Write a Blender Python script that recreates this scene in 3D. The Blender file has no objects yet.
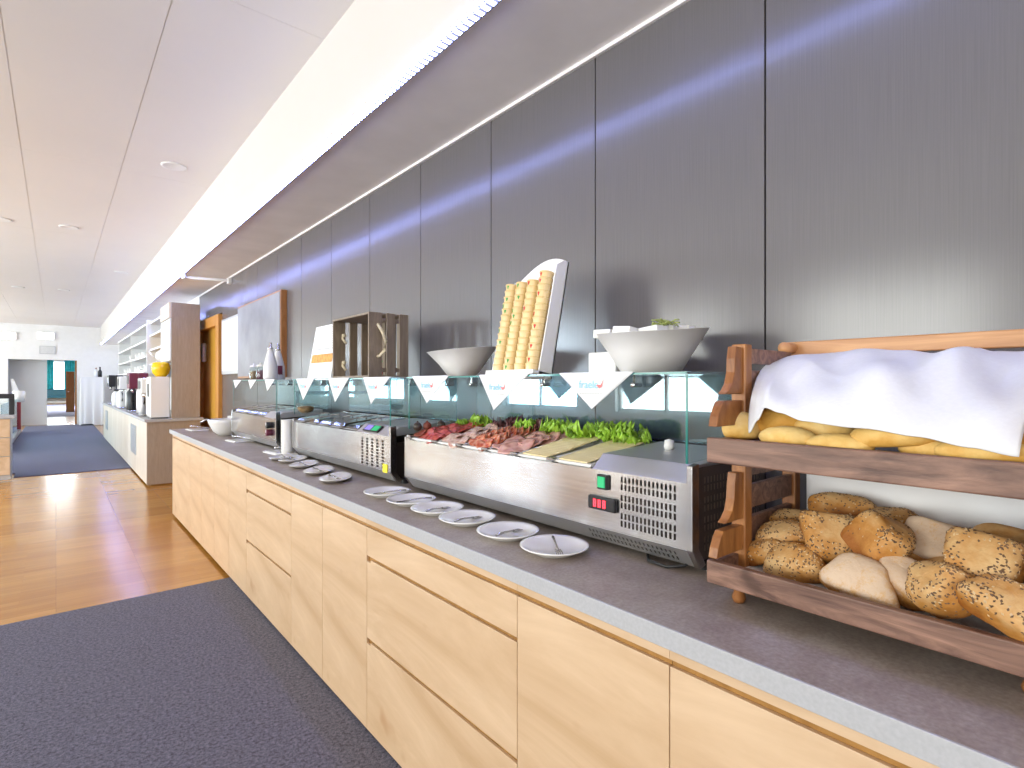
import bpy, bmesh, math, random
from mathutils import Vector, Matrix, noise
R = random.Random(7)
S = bpy.context.scene
COL = S.collection
PI = math.pi

# ------------------------------------------------------------------ camera
F, VX, VY, H = 540.0, 56.0, 384.0, 1.374
TH = math.atan((512 - VX) / F)
cT, sT = math.cos(TH), math.sin(TH)
cam = bpy.data.cameras.new('camera')
co = bpy.data.objects.new('camera', cam)
COL.objects.link(co)
cam.sensor_width = 36
cam.lens = F / 1024 * 36
cam.clip_start = 0.02
co.location = (0, 0, H)
co.rotation_euler = (PI / 2, 0, -TH)
S.camera = co

def yAt(u, X):                       # distance down the room at which plane X is seen at column u
    return F * X / (cT * cT * (u - VX)) - X * sT / cT
def atX(u, v, X):
    d = F * X / (cT * (u - VX))
    return ((d - X * sT) / cT, H - (v - VY) * d / F)      # (Y, Z)
def atZ(u, v, Z):
    d = F * (H - Z) / (v - VY); xc = (u - 512) * d / F
    return (xc * cT + d * sT, -xc * sT + d * cT)          # (X, Y)
def atY(u, v, Y):
    k = (u - 512) / F; d = Y / (cT - k * sT); xc = k * d
    return (xc * cT + d * sT, H - (v - VY) * d / F)       # (X, Z)

# ------------------------------------------------------------------ materials
def newmat(name):
    m = bpy.data.materials.new(name); m.use_nodes = True
    nt = m.node_tree; b = nt.nodes['Principled BSDF']
    return m, nt, b
def N(nt, t, **kw):
    n = nt.nodes.new(t)
    for k, v in kw.items():
        if hasattr(n, k): setattr(n, k, v)
        else: n.inputs[k].default_value = v
    return n
def L(nt, a, b): nt.links.new(a, b)
def rgba(c): return (c[0], c[1], c[2], 1)
def ramp(nt, fac, stops):
    r = nt.nodes.new('ShaderNodeValToRGB'); e = r.color_ramp.elements
    while len(e) > 1: e.remove(e[-1])
    e[0].position = stops[0][0]; e[0].color = rgba(stops[0][1])
    for p, c in stops[1:]:
        q = e.new(p); q.color = rgba(c)
    L(nt, fac, r.inputs['Fac']); return r
def coords(nt, scale=(1, 1, 1), rot=(0, 0, 0), out='Object'):
    t = nt.nodes.new('ShaderNodeTexCoord'); m = nt.nodes.new('ShaderNodeMapping')
    m.inputs['Scale'].default_value = scale; m.inputs['Rotation'].default_value = rot
    L(nt, t.outputs[out], m.inputs['Vector']); return m.outputs['Vector']
def bump(nt, b, h, strength=.2, dist=.01):
    n = N(nt, 'ShaderNodeBump', Strength=strength, Distance=dist)
    L(nt, h, n.inputs['Height']); L(nt, n.outputs['Normal'], b.inputs['Normal'])
def plain(name, c, rough=.5, metal=0, var=.06, scale=8, spec=.5, bmp=0, coat=0):
    m, nt, b = newmat(name)
    n = N(nt, 'ShaderNodeTexNoise', Scale=scale, Detail=4)
    L(nt, coords(nt), n.inputs['Vector'])
    lo = tuple(max(0, x * (1 - var)) for x in c); hi = tuple(min(1, x * (1 + var)) for x in c)
    r = ramp(nt, n.outputs['Fac'], [(.3, lo), (.7, hi)])
    L(nt, r.outputs['Color'], b.inputs['Base Color'])
    b.inputs['Roughness'].default_value = rough; b.inputs['Metallic'].default_value = metal
    b.inputs['Specular IOR Level'].default_value = spec
    b.inputs['Coat Weight'].default_value = coat
    if bmp: bump(nt, b, n.outputs['Fac'], bmp)
    return m
def wood(name, dark, light, scale=(14, 1.2, 14), rough=.45, knots=None, dist=2.0, bmp=.05, spec=.5):
    m, nt, b = newmat(name)
    v = coords(nt, scale)
    n = N(nt, 'ShaderNodeTexNoise', Scale=1.0, Detail=7, Roughness=.62, Distortion=dist)
    L(nt, v, n.inputs['Vector'])
    r = ramp(nt, n.outputs['Fac'], [(.3, dark), (.52, tuple((a + b_) / 2 for a, b_ in zip(dark, light))), (.7, light)])
    out = r.outputs['Color']
    if knots:
        k = N(nt, 'ShaderNodeTexNoise', Scale=knots[1], Detail=2, Roughness=.4)
        L(nt, coords(nt, (1, 1, 1.2)), k.inputs['Vector'])
        kr = ramp(nt, k.outputs['Fac'], [(.66, (0, 0, 0)), (.78, (1, 1, 1))])
        mx = N(nt, 'ShaderNodeMixRGB'); L(nt, kr.outputs['Color'], mx.inputs['Fac'])
        L(nt, out, mx.inputs['Color1']); mx.inputs['Color2'].default_value = rgba(knots[0]); out = mx.outputs['Color']
    L(nt, out, b.inputs['Base Color'])
    b.inputs['Roughness'].default_value = rough; b.inputs['Specular IOR Level'].default_value = spec
    bump(nt, b, n.outputs['Fac'], bmp)
    return m
def emit(name, c, s):
    m, nt, b = newmat(name)
    b.inputs['Base Color'].default_value = rgba(c)
    b.inputs['Emission Color'].default_value = rgba(c); b.inputs['Emission Strength'].default_value = s
    return m
def glass(name, tint=(.86, .95, .95), f0=.05, rough=.0):
    m, nt, b = newmat(name); nt.nodes.remove(b)
    t = N(nt, 'ShaderNodeBsdfTransparent'); t.inputs['Color'].default_value = rgba(tint)
    g = N(nt, 'ShaderNodeBsdfGlossy', Roughness=rough); g.inputs['Color'].default_value = (.85, .95, 1, 1)
    lw = N(nt, 'ShaderNodeLayerWeight', Blend=.5); p = N(nt, 'ShaderNodeMath', operation='POWER'); L(nt, lw.outputs['Facing'], p.inputs[0]); p.inputs[1].default_value = 5
    q = N(nt, 'ShaderNodeMath', operation='MULTIPLY_ADD'); L(nt, p.outputs[0], q.inputs[0]); q.inputs[1].default_value = 1 - f0; q.inputs[2].default_value = f0
    mx = N(nt, 'ShaderNodeMixShader')
    L(nt, q.outputs[0], mx.inputs[0]); L(nt, t.outputs[0], mx.inputs[1]); L(nt, g.outputs[0], mx.inputs[2])
    L(nt, mx.outputs[0], nt.nodes['Material Output'].inputs['Surface'])
    return m

def steel_mat():
    m, nt, b = newmat('brushed_steel')
    v = coords(nt, (60, 1.5, 220))
    n = N(nt, 'ShaderNodeTexNoise', Scale=1.0, Detail=5); L(nt, v, n.inputs['Vector'])
    r = ramp(nt, n.outputs['Fac'], [(.3, (.54, .54, .545)), (.7, (.66, .66, .665))])
    L(nt, r.outputs['Color'], b.inputs['Base Color'])
    n2 = N(nt, 'ShaderNodeTexNoise', Scale=5.0, Detail=2); L(nt, coords(nt), n2.inputs['Vector'])
    rr = ramp(nt, n2.outputs['Fac'], [(.3, (.15, .15, .15)), (.7, (.20, .20, .20))])
    L(nt, rr.outputs['Color'], b.inputs['Roughness'])
    b.inputs['Metallic'].default_value = 1
    b.inputs['Anisotropic'].default_value = .85
    tv = N(nt, 'ShaderNodeCombineXYZ'); tv.inputs[2].default_value = 1; L(nt, tv.outputs[0], b.inputs['Tangent'])   # cross-brushed sheet
    return m
def panel_mat():
    m, nt, b = newmat('dark_wall_panel')
    n = N(nt, 'ShaderNodeTexNoise', Scale=1.0, Detail=6); L(nt, coords(nt, (300, 300, 4)), n.inputs['Vector'])
    r = ramp(nt, n.outputs['Fac'], [(.3, (.127, .118, .118)), (.7, (.145, .134, .134))])
    L(nt, r.outputs['Color'], b.inputs['Base Color'])
    b.inputs['Roughness'].default_value = .20
    b.inputs['Specular IOR Level'].default_value = .6
    return m
def carpet_mat(name, c1, c2):
    m, nt, b = newmat(name)
    n = N(nt, 'ShaderNodeTexNoise', Scale=170, Detail=3, Roughness=.7); L(nt, coords(nt), n.inputs['Vector'])
    n2 = N(nt, 'ShaderNodeTexNoise', Scale=75, Detail=5); L(nt, coords(nt), n2.inputs['Vector'])
    a = N(nt, 'ShaderNodeMath', operation='ADD'); L(nt, n.outputs['Fac'], a.inputs[0]); L(nt, n2.outputs['Fac'], a.inputs[1])
    h = N(nt, 'ShaderNodeMath', operation='MULTIPLY'); L(nt, a.outputs[0], h.inputs[0]); h.inputs[1].default_value = .5
    r = ramp(nt, h.outputs[0], [(.38, c1), (.62, c2)])
    L(nt, r.outputs['Color'], b.inputs['Base Color'])
    b.inputs['Roughness'].default_value = 1; b.inputs['Specular IOR Level'].default_value = .1
    b.inputs['Sheen Weight'].default_value = .15
    bump(nt, b, n.outputs['Fac'], .7, .01)
    return m
def parquet_mat():
    m, nt, b = newmat('parquet')
    v = coords(nt)
    br = N(nt, 'ShaderNodeTexBrick', offset=.0, squash=1.0, Scale=1.0)
    br.inputs['Mortar Size'].default_value = .0012; br.inputs['Brick Width'].default_value = .48; br.inputs['Row Height'].default_value = .48
    br.inputs['Color1'].default_value = rgba((.60, .30, .07)); br.inputs['Color2'].default_value = rgba((.47, .21, .04)); br.inputs['Mortar'].default_value = rgba((.36, .17, .05))
    L(nt, v, br.inputs['Vector'])
    br2 = N(nt, 'ShaderNodeTexBrick', offset=.37, Scale=1.0)
    br2.inputs['Mortar Size'].default_value = .0006; br2.inputs['Brick Width'].default_value = .48; br2.inputs['Row Height'].default_value = .06
    br2.inputs['Color1'].default_value = rgba((1, 1, 1)); br2.inputs['Color2'].default_value = rgba((.8, .76, .7)); br2.inputs['Mortar'].default_value = rgba((.7, .6, .5))
    L(nt, v, br2.inputs['Vector'])
    g = N(nt, 'ShaderNodeTexNoise', Scale=1, Detail=6); L(nt, coords(nt, (3, 40, 1)), g.inputs['Vector'])
    gr = ramp(nt, g.outputs['Fac'], [(.3, (.82, .8, .76)), (.7, (1.0, 1.0, 1.0))])
    mx = N(nt, 'ShaderNodeMixRGB', blend_type='MULTIPLY'); mx.inputs['Fac'].default_value = .8
    L(nt, br.outputs['Color'], mx.inputs['Color1']); L(nt, br2.outputs['Color'], mx.inputs['Color2'])
    mx2 = N(nt, 'ShaderNodeMixRGB', blend_type='MULTIPLY'); mx2.inputs['Fac'].default_value = .8
    L(nt, mx.outputs['Color'], mx2.inputs['Color1']); L(nt, gr.outputs['Color'], mx2.inputs['Color2'])
    L(nt, mx2.outputs['Color'], b.inputs['Base Color'])
    b.inputs['Roughness'].default_value = .2
    n2 = N(nt, 'ShaderNodeTexNoise', Scale=3.5, Detail=2); L(nt, v, n2.inputs['Vector'])
    bump(nt, b, n2.outputs['Fac'], .05, .02)
    return m
def stone_mat():
    m, nt, b = newmat('grey_stone_laminate')
    n = N(nt, 'ShaderNodeTexNoise', Scale=5, Detail=10, Roughness=.75); L(nt, coords(nt), n.inputs['Vector'])
    n2 = N(nt, 'ShaderNodeTexNoise', Scale=120, Detail=3); L(nt, coords(nt), n2.inputs['Vector'])
    r = ramp(nt, n.outputs['Fac'], [(.3, (.25, .19, .155)), (.55, (.37, .31, .27)), (.75, (.50, .455, .425))])
    r2 = ramp(nt, n2.outputs['Fac'], [(.3, (.8, .8, .8)), (.7, (1.1, 1.1, 1.1))])
    mx = N(nt, 'ShaderNodeMixRGB', blend_type='MULTIPLY'); mx.inputs['Fac'].default_value = 1
    L(nt, r.outputs['Color'], mx.inputs['Color1']); L(nt, r2.outputs['Color'], mx.inputs['Color2'])
    L(nt, mx.outputs['Color'], b.inputs['Base Color']); b.inputs['Roughness'].default_value = .42
    bump(nt, b, n2.outputs['Fac'], .08, .003)
    return m
def bread_mat(name, pale, mid, dark, floury=0):
    m, nt, b = newmat(name)
    oi = nt.nodes.new('ShaderNodeObjectInfo')
    t = nt.nodes.new('ShaderNodeTexCoord')
    ad = N(nt, 'ShaderNodeVectorMath', operation='ADD'); L(nt, t.outputs['Object'], ad.inputs[0]); L(nt, oi.outputs['Location'], ad.inputs[1])
    n = N(nt, 'ShaderNodeTexNoise', Scale=16, Detail=5, Roughness=.6); L(nt, ad.outputs[0], n.inputs['Vector'])
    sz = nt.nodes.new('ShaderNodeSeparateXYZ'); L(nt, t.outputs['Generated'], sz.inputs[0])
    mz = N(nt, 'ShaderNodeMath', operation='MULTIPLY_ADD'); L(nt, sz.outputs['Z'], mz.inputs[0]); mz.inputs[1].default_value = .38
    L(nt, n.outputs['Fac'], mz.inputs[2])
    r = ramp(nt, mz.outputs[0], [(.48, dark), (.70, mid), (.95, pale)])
    out = r.outputs['Color']
    n2 = N(nt, 'ShaderNodeTexNoise', Scale=130, Detail=3); L(nt, ad.outputs[0], n2.inputs['Vector'])
    if floury:
        sx = nt.nodes.new('ShaderNodeSeparateXYZ'); L(nt, t.outputs['Generated'], sx.inputs[0])
        n3 = N(nt, 'ShaderNodeTexNoise', Scale=34, Detail=6, Roughness=.85); L(nt, ad.outputs[0], n3.inputs['Vector'])
        a = N(nt, 'ShaderNodeMath', operation='MULTIPLY_ADD'); L(nt, n3.outputs['Fac'], a.inputs[0]); a.inputs[1].default_value = 2.4; a.inputs[1].default_value = 2.2; L(nt, sx.outputs['Z'], a.inputs[2])
        hf = N(nt, 'ShaderNodeMath', operation='MULTIPLY'); L(nt, a.outputs[0], hf.inputs[0]); hf.inputs[1].default_value = .5
        fr = ramp(nt, hf.outputs[0], [(.80, (0, 0, 0)), (1.0, (floury, floury, floury))])
        mx = N(nt, 'ShaderNodeMixRGB'); L(nt, fr.outputs['Color'], mx.inputs['Fac']); L(nt, out, mx.inputs['Color1'])
        mx.inputs['Color2'].default_value = rgba((.64, .50, .385)); out = mx.outputs['Color']
    L(nt, out, b.inputs['Base Color']); b.inputs['Roughness'].default_value = .6
    b.inputs['Specular IOR Level'].default_value = .3
    bump(nt, b, n2.outputs['Fac'], .35, .004)
    return m
def meat_mat(name, c1, c2, c3, scale=60):
    m, nt, b = newmat(name)
    n = N(nt, 'ShaderNodeTexVoronoi', Scale=scale); 
    oi = nt.nodes.new('ShaderNodeObjectInfo'); t = nt.nodes.new('ShaderNodeTexCoord')
    ad = N(nt, 'ShaderNodeVectorMath', operation='ADD'); L(nt, t.outputs['Object'], ad.inputs[0]); L(nt, oi.outputs['Location'], ad.inputs[1])
    L(nt, ad.outputs[0], n.inputs['Vector'])
    r = ramp(nt, n.outputs['Distance'], [(.15, c3), (.35, c1), (.8, c2)])
    L(nt, r.outputs['Color'], b.inputs['Base Color']); b.inputs['Roughness'].default_value = .38
    return m

M = {}
M['white'] = plain('white_paint', (.82, .81, .80), .6, var=.02)
M['ceiling'] = plain('ceiling_paint', (.80, .77, .745), .7, var=.015, scale=1)
M['soffit'] = plain('soffit_plaster', (.88, .84, .825), .75, var=.05, scale=3, bmp=.03)
M['fascia'] = plain('fascia_paint', (.72, .68, .65), .6, var=.01, scale=2)
M['panel'] = panel_mat()
M['dark'] = plain('dark_gap', (.015, .015, .02), .6)
M['black'] = plain('black_plastic', (.012, .012, .014), .35)
M['blackmetal'] = plain('dark_brown_metal', (.055, .042, .036), .35, .6)
M['carpet'] = carpet_mat('charcoal_blue_carpet', (.036, .034, .055), (.19, .18, .245))
M['carpet2'] = carpet_mat('blue_hall_carpet', (.065, .07, .13), (.15, .16, .27))
M['parquet'] = parquet_mat()
M['stone'] = stone_mat()
M['edge'] = plain('grey_stone_edge', (.43, .43, .45), .5, var=.06, scale=150)
M['oak'] = wood('light_oak_front', (.52, .335, .185), (.73, .53, .35), (3.5, 1.1, 4.5), .42, knots=((.46, .26, .13), 5.0), dist=1.2, bmp=.02)
M['oak2'] = wood('pale_oak_front', (.66, .57, .48), (.78, .71, .62), (3.5, 2.2, 1.0), .45, dist=1.2, bmp=.02)
M['groove'] = wood('brown_groove_wood', (.27, .125, .025), (.45, .23, .06), (2, 10, 10), .5)
M['greige'] = wood('greige_laminate', (.32, .255, .20), (.40, .325, .26), (30, 30, 3), .5)
M['rack'] = wood('dark_stained_rack_wood', (.085, .04, .03), (.36, .20, .14), (26, 3.5, 26), .45, knots=((.05, .02, .012), 9.0), dist=1.6, bmp=.12)
M['rackpost'] = wood('honey_rack_wood', (.17, .052, .012), (.46, .195, .058), (22, 22, 3), .4, dist=1.2, bmp=.08)
M['rackrail'] = wood('light_rack_rail_wood', (.40, .17, .06), (.62, .33, .14), (22, 2.5, 22), .4)
M['crate'] = wood('grey_brown_crate_wood', (.17, .125, .085), (.30, .235, .17), (24, 24, 3), .6, bmp=.1)
M['orange'] = wood('orange_door_wood', (.52, .22, .035), (.68, .32, .07), (20, 20, 2), .35)
M['orangepanel'] = wood('amber_door_leaf_wood', (.60, .30, .035), (.72, .40, .06), (20, 20, 2), .35)
M['brownwood'] = wood('brown_frame_wood', (.30, .12, .03), (.45, .20, .06), (20, 20, 3), .4)
M['steel'] = steel_mat()
M['grille'] = plain('grille_metal', (.15, .12, .11), .35, .6)
M['satin'] = plain('satin_steel', (.66, .66, .66), .5, 1, .04, bmp=.02)
M['chrome'] = plain('chrome', (.7, .7, .7), .12, 1, .03)
M['darksteel'] = plain('cutlery_steel', (.40, .39, .39), .2, 1, .05)
M['porcelain'] = plain('white_porcelain', (.86, .85, .83), .18, var=.01, coat=.3)
M['matteporc'] = plain('matte_white_ceramic', (.80, .785, .76), .4, var=.015)
M['cloth'] = plain('white_linen', (.76, .765, .79), .85, var=.02, scale=120, bmp=.05)
M['paper'] = plain('white_paper_napkin', (.90, .90, .92), .8, var=.01)
M['glass'] = glass('clear_glass', (.95, .985, .985), .035)
M['glassback'] = glass('blue_tinted_glass', (.84, .94, .97), .12, .015)
M['glassedge'] = plain('green_glass_edge', (.03, .20, .18), .1, var=.1)
M['jarglass'] = glass('jar_glass', (.94, .965, .955), .04)
M['board'] = plain('grey_chalkboard', (.27, .275, .30), .55, var=.25, scale=2.2)
M['whiteboard'] = plain('white_notice_board', (.80, .84, .88), .35, var=.02)
M['alu'] = plain('aluminium', (.55, .56, .58), .35, .9, .03)
M['logo'] = plain('pale_blue_print', (.30, .62, .78), .6)
M['red'] = plain('red_print', (.78, .22, .22), .6)
M['green'] = emit('green_lit_rocker', (.02, .42, .16), .35)
M['redlit'] = emit('red_readout_light', (1, .06, .10), 1.6)
M['bluelit'] = emit('violet_readout_light', (.25, .2, .6), .5)
M['yellow'] = plain('yellow_sticker', (.95, .80, .02), .5)
M['lemon'] = plain('glossy_yellow_bowl', (.90, .56, .01), .25)
M['seedlight'] = plain('pale_seed', (.62, .45, .25), .6, var=.2)
M['seeddark'] = plain('dark_seed', (.15, .08, .04), .55, var=.5)
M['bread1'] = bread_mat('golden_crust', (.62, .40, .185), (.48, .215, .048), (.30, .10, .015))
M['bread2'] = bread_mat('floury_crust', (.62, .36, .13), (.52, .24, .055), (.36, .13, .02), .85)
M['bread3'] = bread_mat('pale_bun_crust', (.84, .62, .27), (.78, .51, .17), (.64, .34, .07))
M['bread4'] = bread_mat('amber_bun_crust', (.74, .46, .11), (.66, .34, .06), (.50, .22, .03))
M['salami'] = meat_mat('red_salami', (.48, .045, .035), (.62, .16, .12), (.36, .03, .025))
M['ham'] = meat_mat('pink_ham', (.66, .33, .28), (.74, .45, .38), (.58, .24, .20), 40)
M['pepper'] = meat_mat('orange_red_sausage', (.58, .12, .045), (.70, .36, .24), (.46, .06, .02), 70)
M['speck'] = meat_mat('brown_red_sausage', (.24, .05, .03), (.34, .10, .06), (.14, .03, .02), 50)
M['mort'] = meat_mat('pale_mortadella', (.68, .42, .34), (.76, .58, .48), (.50, .22, .18), 75)
M['cheese'] = plain('pale_yellow_cheese', (.92, .76, .42), .4, var=.05, scale=10)
M['rind'] = plain('cheese_edge', (.78, .50, .10), .4)
M['lettuce'] = plain('green_lettuce', (.32, .55, .05), .4, var=.55, scale=30, bmp=.3)
M['lettucered'] = plain('dark_red_lettuce', (.10, .03, .03), .45, var=.6, scale=25)
M['olive'] = plain('dark_round_fruit', (.05, .035, .025), .3)
M['butter'] = plain('white_butter_packet', (.86, .85, .80), .5, var=.03)
M['herb'] = plain('green_herbs', (.28, .32, .08), .6, var=.5, scale=60)
M['rope'] = plain('pale_rope', (.70, .60, .42), .8, var=.2, scale=70, bmp=.4)
M['cup'] = plain('cream_portion_cup', (.84, .62, .30), .3, var=.06)
M['cuplid'] = plain('gold_foil_lid', (.66, .44, .12), .3, .5)
M['strawb'] = plain('red_fruit_print', (.70, .05, .03), .4)
M['leafp'] = plain('green_leaf_print', (.10, .38, .08), .4)
M['teal'] = plain('teal_curtain', (.03, .46, .54), .7, var=.25, scale=4)
M['tealdark'] = plain('dark_teal_panel', (.015, .12, .17), .6)
M['sky'] = emit('bright_daylight_window', (.78, .93, 1.0), 2.2)
M['patchw'] = emit('white_patch_glow', (1, .98, .95), 2.0)  # glow of the boxes that imitate bright patches on the far wall
M['greywall'] = plain('pale_grey_wall', (.74, .77, .79), .5, var=.06, scale=1)
M['greypanel'] = plain('grey_vent_panel', (.40, .43, .47), .4, .3)
M['label'] = plain('brown_print', (.25, .12, .08), .6)
M['orangeprint'] = plain('orange_food_print', (.75, .33, .06), .6, var=.4, scale=50)
M['greyprint'] = plain('grey_print', (.50, .50, .50), .6)
M['granola'] = plain('brown_muesli', (.30, .17, .07), .7, var=.6, scale=60, bmp=.5)
M['maroon'] = plain('maroon_plastic', (.16, .02, .05), .4)
M['dkred'] = plain('dark_red_post', (.30, .03, .04), .5)
M['milk'] = plain('white_ceramic_bottle', (.80, .80, .80), .25, var=.01)

# LED strip: row of lit points behind a bluish lens
def led_mat():
    m, nt, b = newmat('blue_white_led')
    v = coords(nt, (1, 1, 1))
    w = N(nt, 'ShaderNodeTexWave', wave_type='BANDS', bands_direction='Y', Scale=9.0); L(nt, v, w.inputs['Vector'])
    r = ramp(nt, w.outputs['Fac'], [(.3, (.008, .008, .008)), (.65, (1, 1, 1))])
    mu = N(nt, 'ShaderNodeMath', operation='MULTIPLY'); L(nt, r.outputs['Color'], mu.inputs[0]); mu.inputs[1].default_value = LED
    b.inputs['Base Color'].default_value = rgba((.8, .85, 1))
    b.inputs['Emission Color'].default_value = rgba((.30, .37, 1.0)); L(nt, mu.outputs[0], b.inputs['Emission Strength'])
    return m
LED = 55.0
M['led'] = led_mat()

# ------------------------------------------------------------------ mesh builder
class MB:
    def __init__(s): s.v = []; s.f = []; s.m = []; s.s = []
    def add(s, vs, fs, mat=0, smooth=False):
        o = len(s.v); s.v += [tuple(p) for p in vs]
        for f in fs: s.f.append([o + i for i in f]); s.m.append(mat); s.s.append(smooth)
        return s
    def box(s, x0, x1, y0, y1, z0, z1, mat=0):
        v = [(x, y, z) for z in (z0, z1) for y in (y0, y1) for x in (x0, x1)]
        return s.add(v, [(0, 2, 3, 1), (4, 5, 7, 6), (0, 1, 5, 4), (2, 6, 7, 3), (0, 4, 6, 2), (1, 3, 7, 5)], mat)
    def prism(s, poly, axis, a, b, mat=0, smooth=False):   # poly in the two other axes; axis 0,1,2
        def P(p, t):
            q = list(p); q.insert(axis, t); return tuple(q)
        n = len(poly); v = [P(p, a) for p in poly] + [P(p, b) for p in poly]
        fs = [tuple(range(n - 1, -1, -1)), tuple(range(n, 2 * n))]
        s.add(v, fs, mat, False)
        o = len(s.v) - 2 * n
        for i in range(n):
            j = (i + 1) % n; s.f.append([o + i, o + j, o + n + j, o + n + i]); s.m.append(mat); s.s.append(smooth)
        return s
    def lathe(s, prof, c=(0, 0, 0), n=32, mat=0, smooth=True, fn=None):
        vs = []; fs = []; k = len(prof)
        for i in range(n):
            a = 2 * PI * i / n
            for (r, z) in prof:
                p = (c[0] + r * math.cos(a), c[1] + r * math.sin(a), c[2] + z)
                vs.append(fn(p, a, r, z) if fn else p)
        for i in range(n):
            j = (i + 1) % n
            for q in range(k - 1): fs.append((i * k + q, j * k + q, j * k + q + 1, i * k + q + 1))
        if prof[0][0] > 1e-6: fs.append(tuple(i * k for i in range(n - 1, -1, -1)))
        if prof[-1][0] > 1e-6: fs.append(tuple(i * k + k - 1 for i in range(n)))
        return s.add(vs, fs, mat, smooth)
    def tube(s, pts, r, n=8, mat=0, rs=None):
        pts = [Vector(p) for p in pts]; vs = []; fs = []
        up = Vector((0, 0, 1))
        for i, p in enumerate(pts):
            d = (pts[min(i + 1, len(pts) - 1)] - pts[max(i - 1, 0)]).normalized()
            a = d.cross(up)
            if a.length < 1e-3: a = d.cross(Vector((1, 0, 0)))
            a.normalize(); b = d.cross(a); rr = rs[i] if rs else r
            for k in range(n):
                t = 2 * PI * k / n; vs.append(p + a * rr * math.cos(t) + b * rr * math.sin(t))
        for i in range(len(pts) - 1):
            for k in range(n):
                q = (k + 1) % n; fs.append((i * n + k, i * n + q, (i + 1) * n + q, (i + 1) * n + k))
        fs.append(tuple(range(n - 1, -1, -1))); fs.append(tuple((len(pts) - 1) * n + k for k in range(n)))
        return s.add(vs, fs, mat, True)
    def grid(s, fn, nu, nv, mat=0, smooth=True, wrap=False):
        vs = [fn(i / (nu - 1) if not wrap else i / nu, j / (nv - 1)) for i in range(nu) for j in range(nv)]; fs = []
        for i in range(nu if wrap else nu - 1):
            k = (i + 1) % nu
            for j in range(nv - 1): fs.append((i * nv + j, k * nv + j, k * nv + j + 1, i * nv + j + 1))
        return s.add(vs, fs, mat, smooth)
    def ball(s, c, r, mat=0, nu=16, nv=10, fn=None):
        rx, ry, rz = r if isinstance(r, tuple) else (r, r, r)
        def g(u, v):
            a = 2 * PI * u; t = PI * v
            p = Vector((math.sin(t) * math.cos(a), math.sin(t) * math.sin(a), math.cos(t)))
            if fn: p = fn(p)
            return (c[0] + p.x * rx, c[1] + p.y * ry, c[2] + p.z * rz)
        return s.grid(g, nu, nv, mat, True, wrap=True)
    def xf(s, mat4):
        s.v = [tuple(mat4 @ Vector(p)) for p in s.v]; return s
    def perf(s, P, us, vs, holes, mat=0):                 # plate with real rectangular holes; P(u,v) -> point
        idx = {}
        fs = []; pts = []
        def g(i, j):
            if (i, j) not in idx: idx[(i, j)] = len(pts); pts.append(P(us[i], vs[j]))
            return idx[(i, j)]
        for i in range(len(us) - 1):
            for j in range(len(vs) - 1):
                if holes(i, j): continue
                fs.append((g(i, j), g(i + 1, j), g(i + 1, j + 1), g(i, j + 1)))
        return s.add(pts, fs, mat)

ORG = {}
def build(name, mb, mats, parent=None, bevel=0, solid=0, sub=0, seg=2, local=False, weld=False):
    me = bpy.data.meshes.new(name)
    o0 = Vector((0, 0, 0)) if (parent is None or local) else ORG[parent.name]
    me.from_pydata([tuple(Vector(p) - o0) for p in mb.v], [], mb.f)
    if not isinstance(mats, (list, tuple)): mats = [mats]
    for m in mats: me.materials.append(M[m] if isinstance(m, str) else m)
    me.polygons.foreach_set('material_index', mb.m); me.polygons.foreach_set('use_smooth', mb.s)
    bm = bmesh.new(); bm.from_mesh(me)
    if weld: bmesh.ops.remove_doubles(bm, verts=bm.verts, dist=1e-5)
    bmesh.ops.recalc_face_normals(bm, faces=bm.faces); bm.to_mesh(me); bm.free()
    me.update()
    o = bpy.data.objects.new(name, me); COL.objects.link(o)
    ORG[o.name] = o0.copy()
    if parent is not None: o.parent = parent
    if solid:
        md = o.modifiers.new('solid', 'SOLIDIFY'); md.thickness = solid; md.offset = 0
    if bevel:
        md = o.modifiers.new('bevel', 'BEVEL'); md.width = bevel; md.segments = seg; md.limit_method = 'ANGLE'; md.angle_limit = .6
        md.harden_normals = False
    if sub:
        md = o.modifiers.new('sub', 'SUBSURF'); md.levels = sub; md.render_levels = sub
    return o
def tag(o, label, cat, group=None, kind=None):
    o['label'] = label; o['category'] = cat
    if group: o['group'] = group
    if kind: o['kind'] = kind
    return o
def thing(name, loc, label, cat, group=None, rz=0):
    o = bpy.data.objects.new(name, None); COL.objects.link(o)
    o.empty_display_size = .05
    o.location = loc; o.rotation_euler = (0, 0, rz); ORG[o.name] = Vector(loc)
    return tag(o, label, cat, group)
def struct(name, mb, mats, **kw):
    o = build(name, mb, mats, **kw)
    if o.parent is None: o['kind'] = 'structure'
    return o
def dup(o, parent=None):
    c = o.copy(); COL.objects.link(c)
    if parent is not None:
        c.parent = parent
    ORG[c.name] = ORG.get(o.name, Vector((0, 0, 0)))
    for ch in list(o.children): dup(ch, c)
    return c
ORD = ['first', 'second', 'third', 'fourth', 'fifth', 'sixth', 'seventh', 'eighth', 'ninth', 'tenth', 'eleventh', 'twelfth', 'thirteenth', 'fourteenth', 'fifteenth', 'sixteenth']
def text_mb(s, size, mat4, mat=0):
    cu = bpy.data.curves.new('t', 'FONT'); cu.body = s; cu.size = size; cu.align_x = 'CENTER'; cu.extrude = .0004
    ob = bpy.data.objects.new('t', cu); COL.objects.link(ob)
    dg = bpy.context.evaluated_depsgraph_get(); me = bpy.data.meshes.new_from_object(ob.evaluated_get(dg))
    mb = MB(); mb.add([mat4 @ v.co for v in me.vertices], [tuple(p.vertices) for p in me.polygons], mat)
    bpy.data.objects.remove(ob); bpy.data.curves.remove(cu); bpy.data.meshes.remove(me)
    return mb
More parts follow.
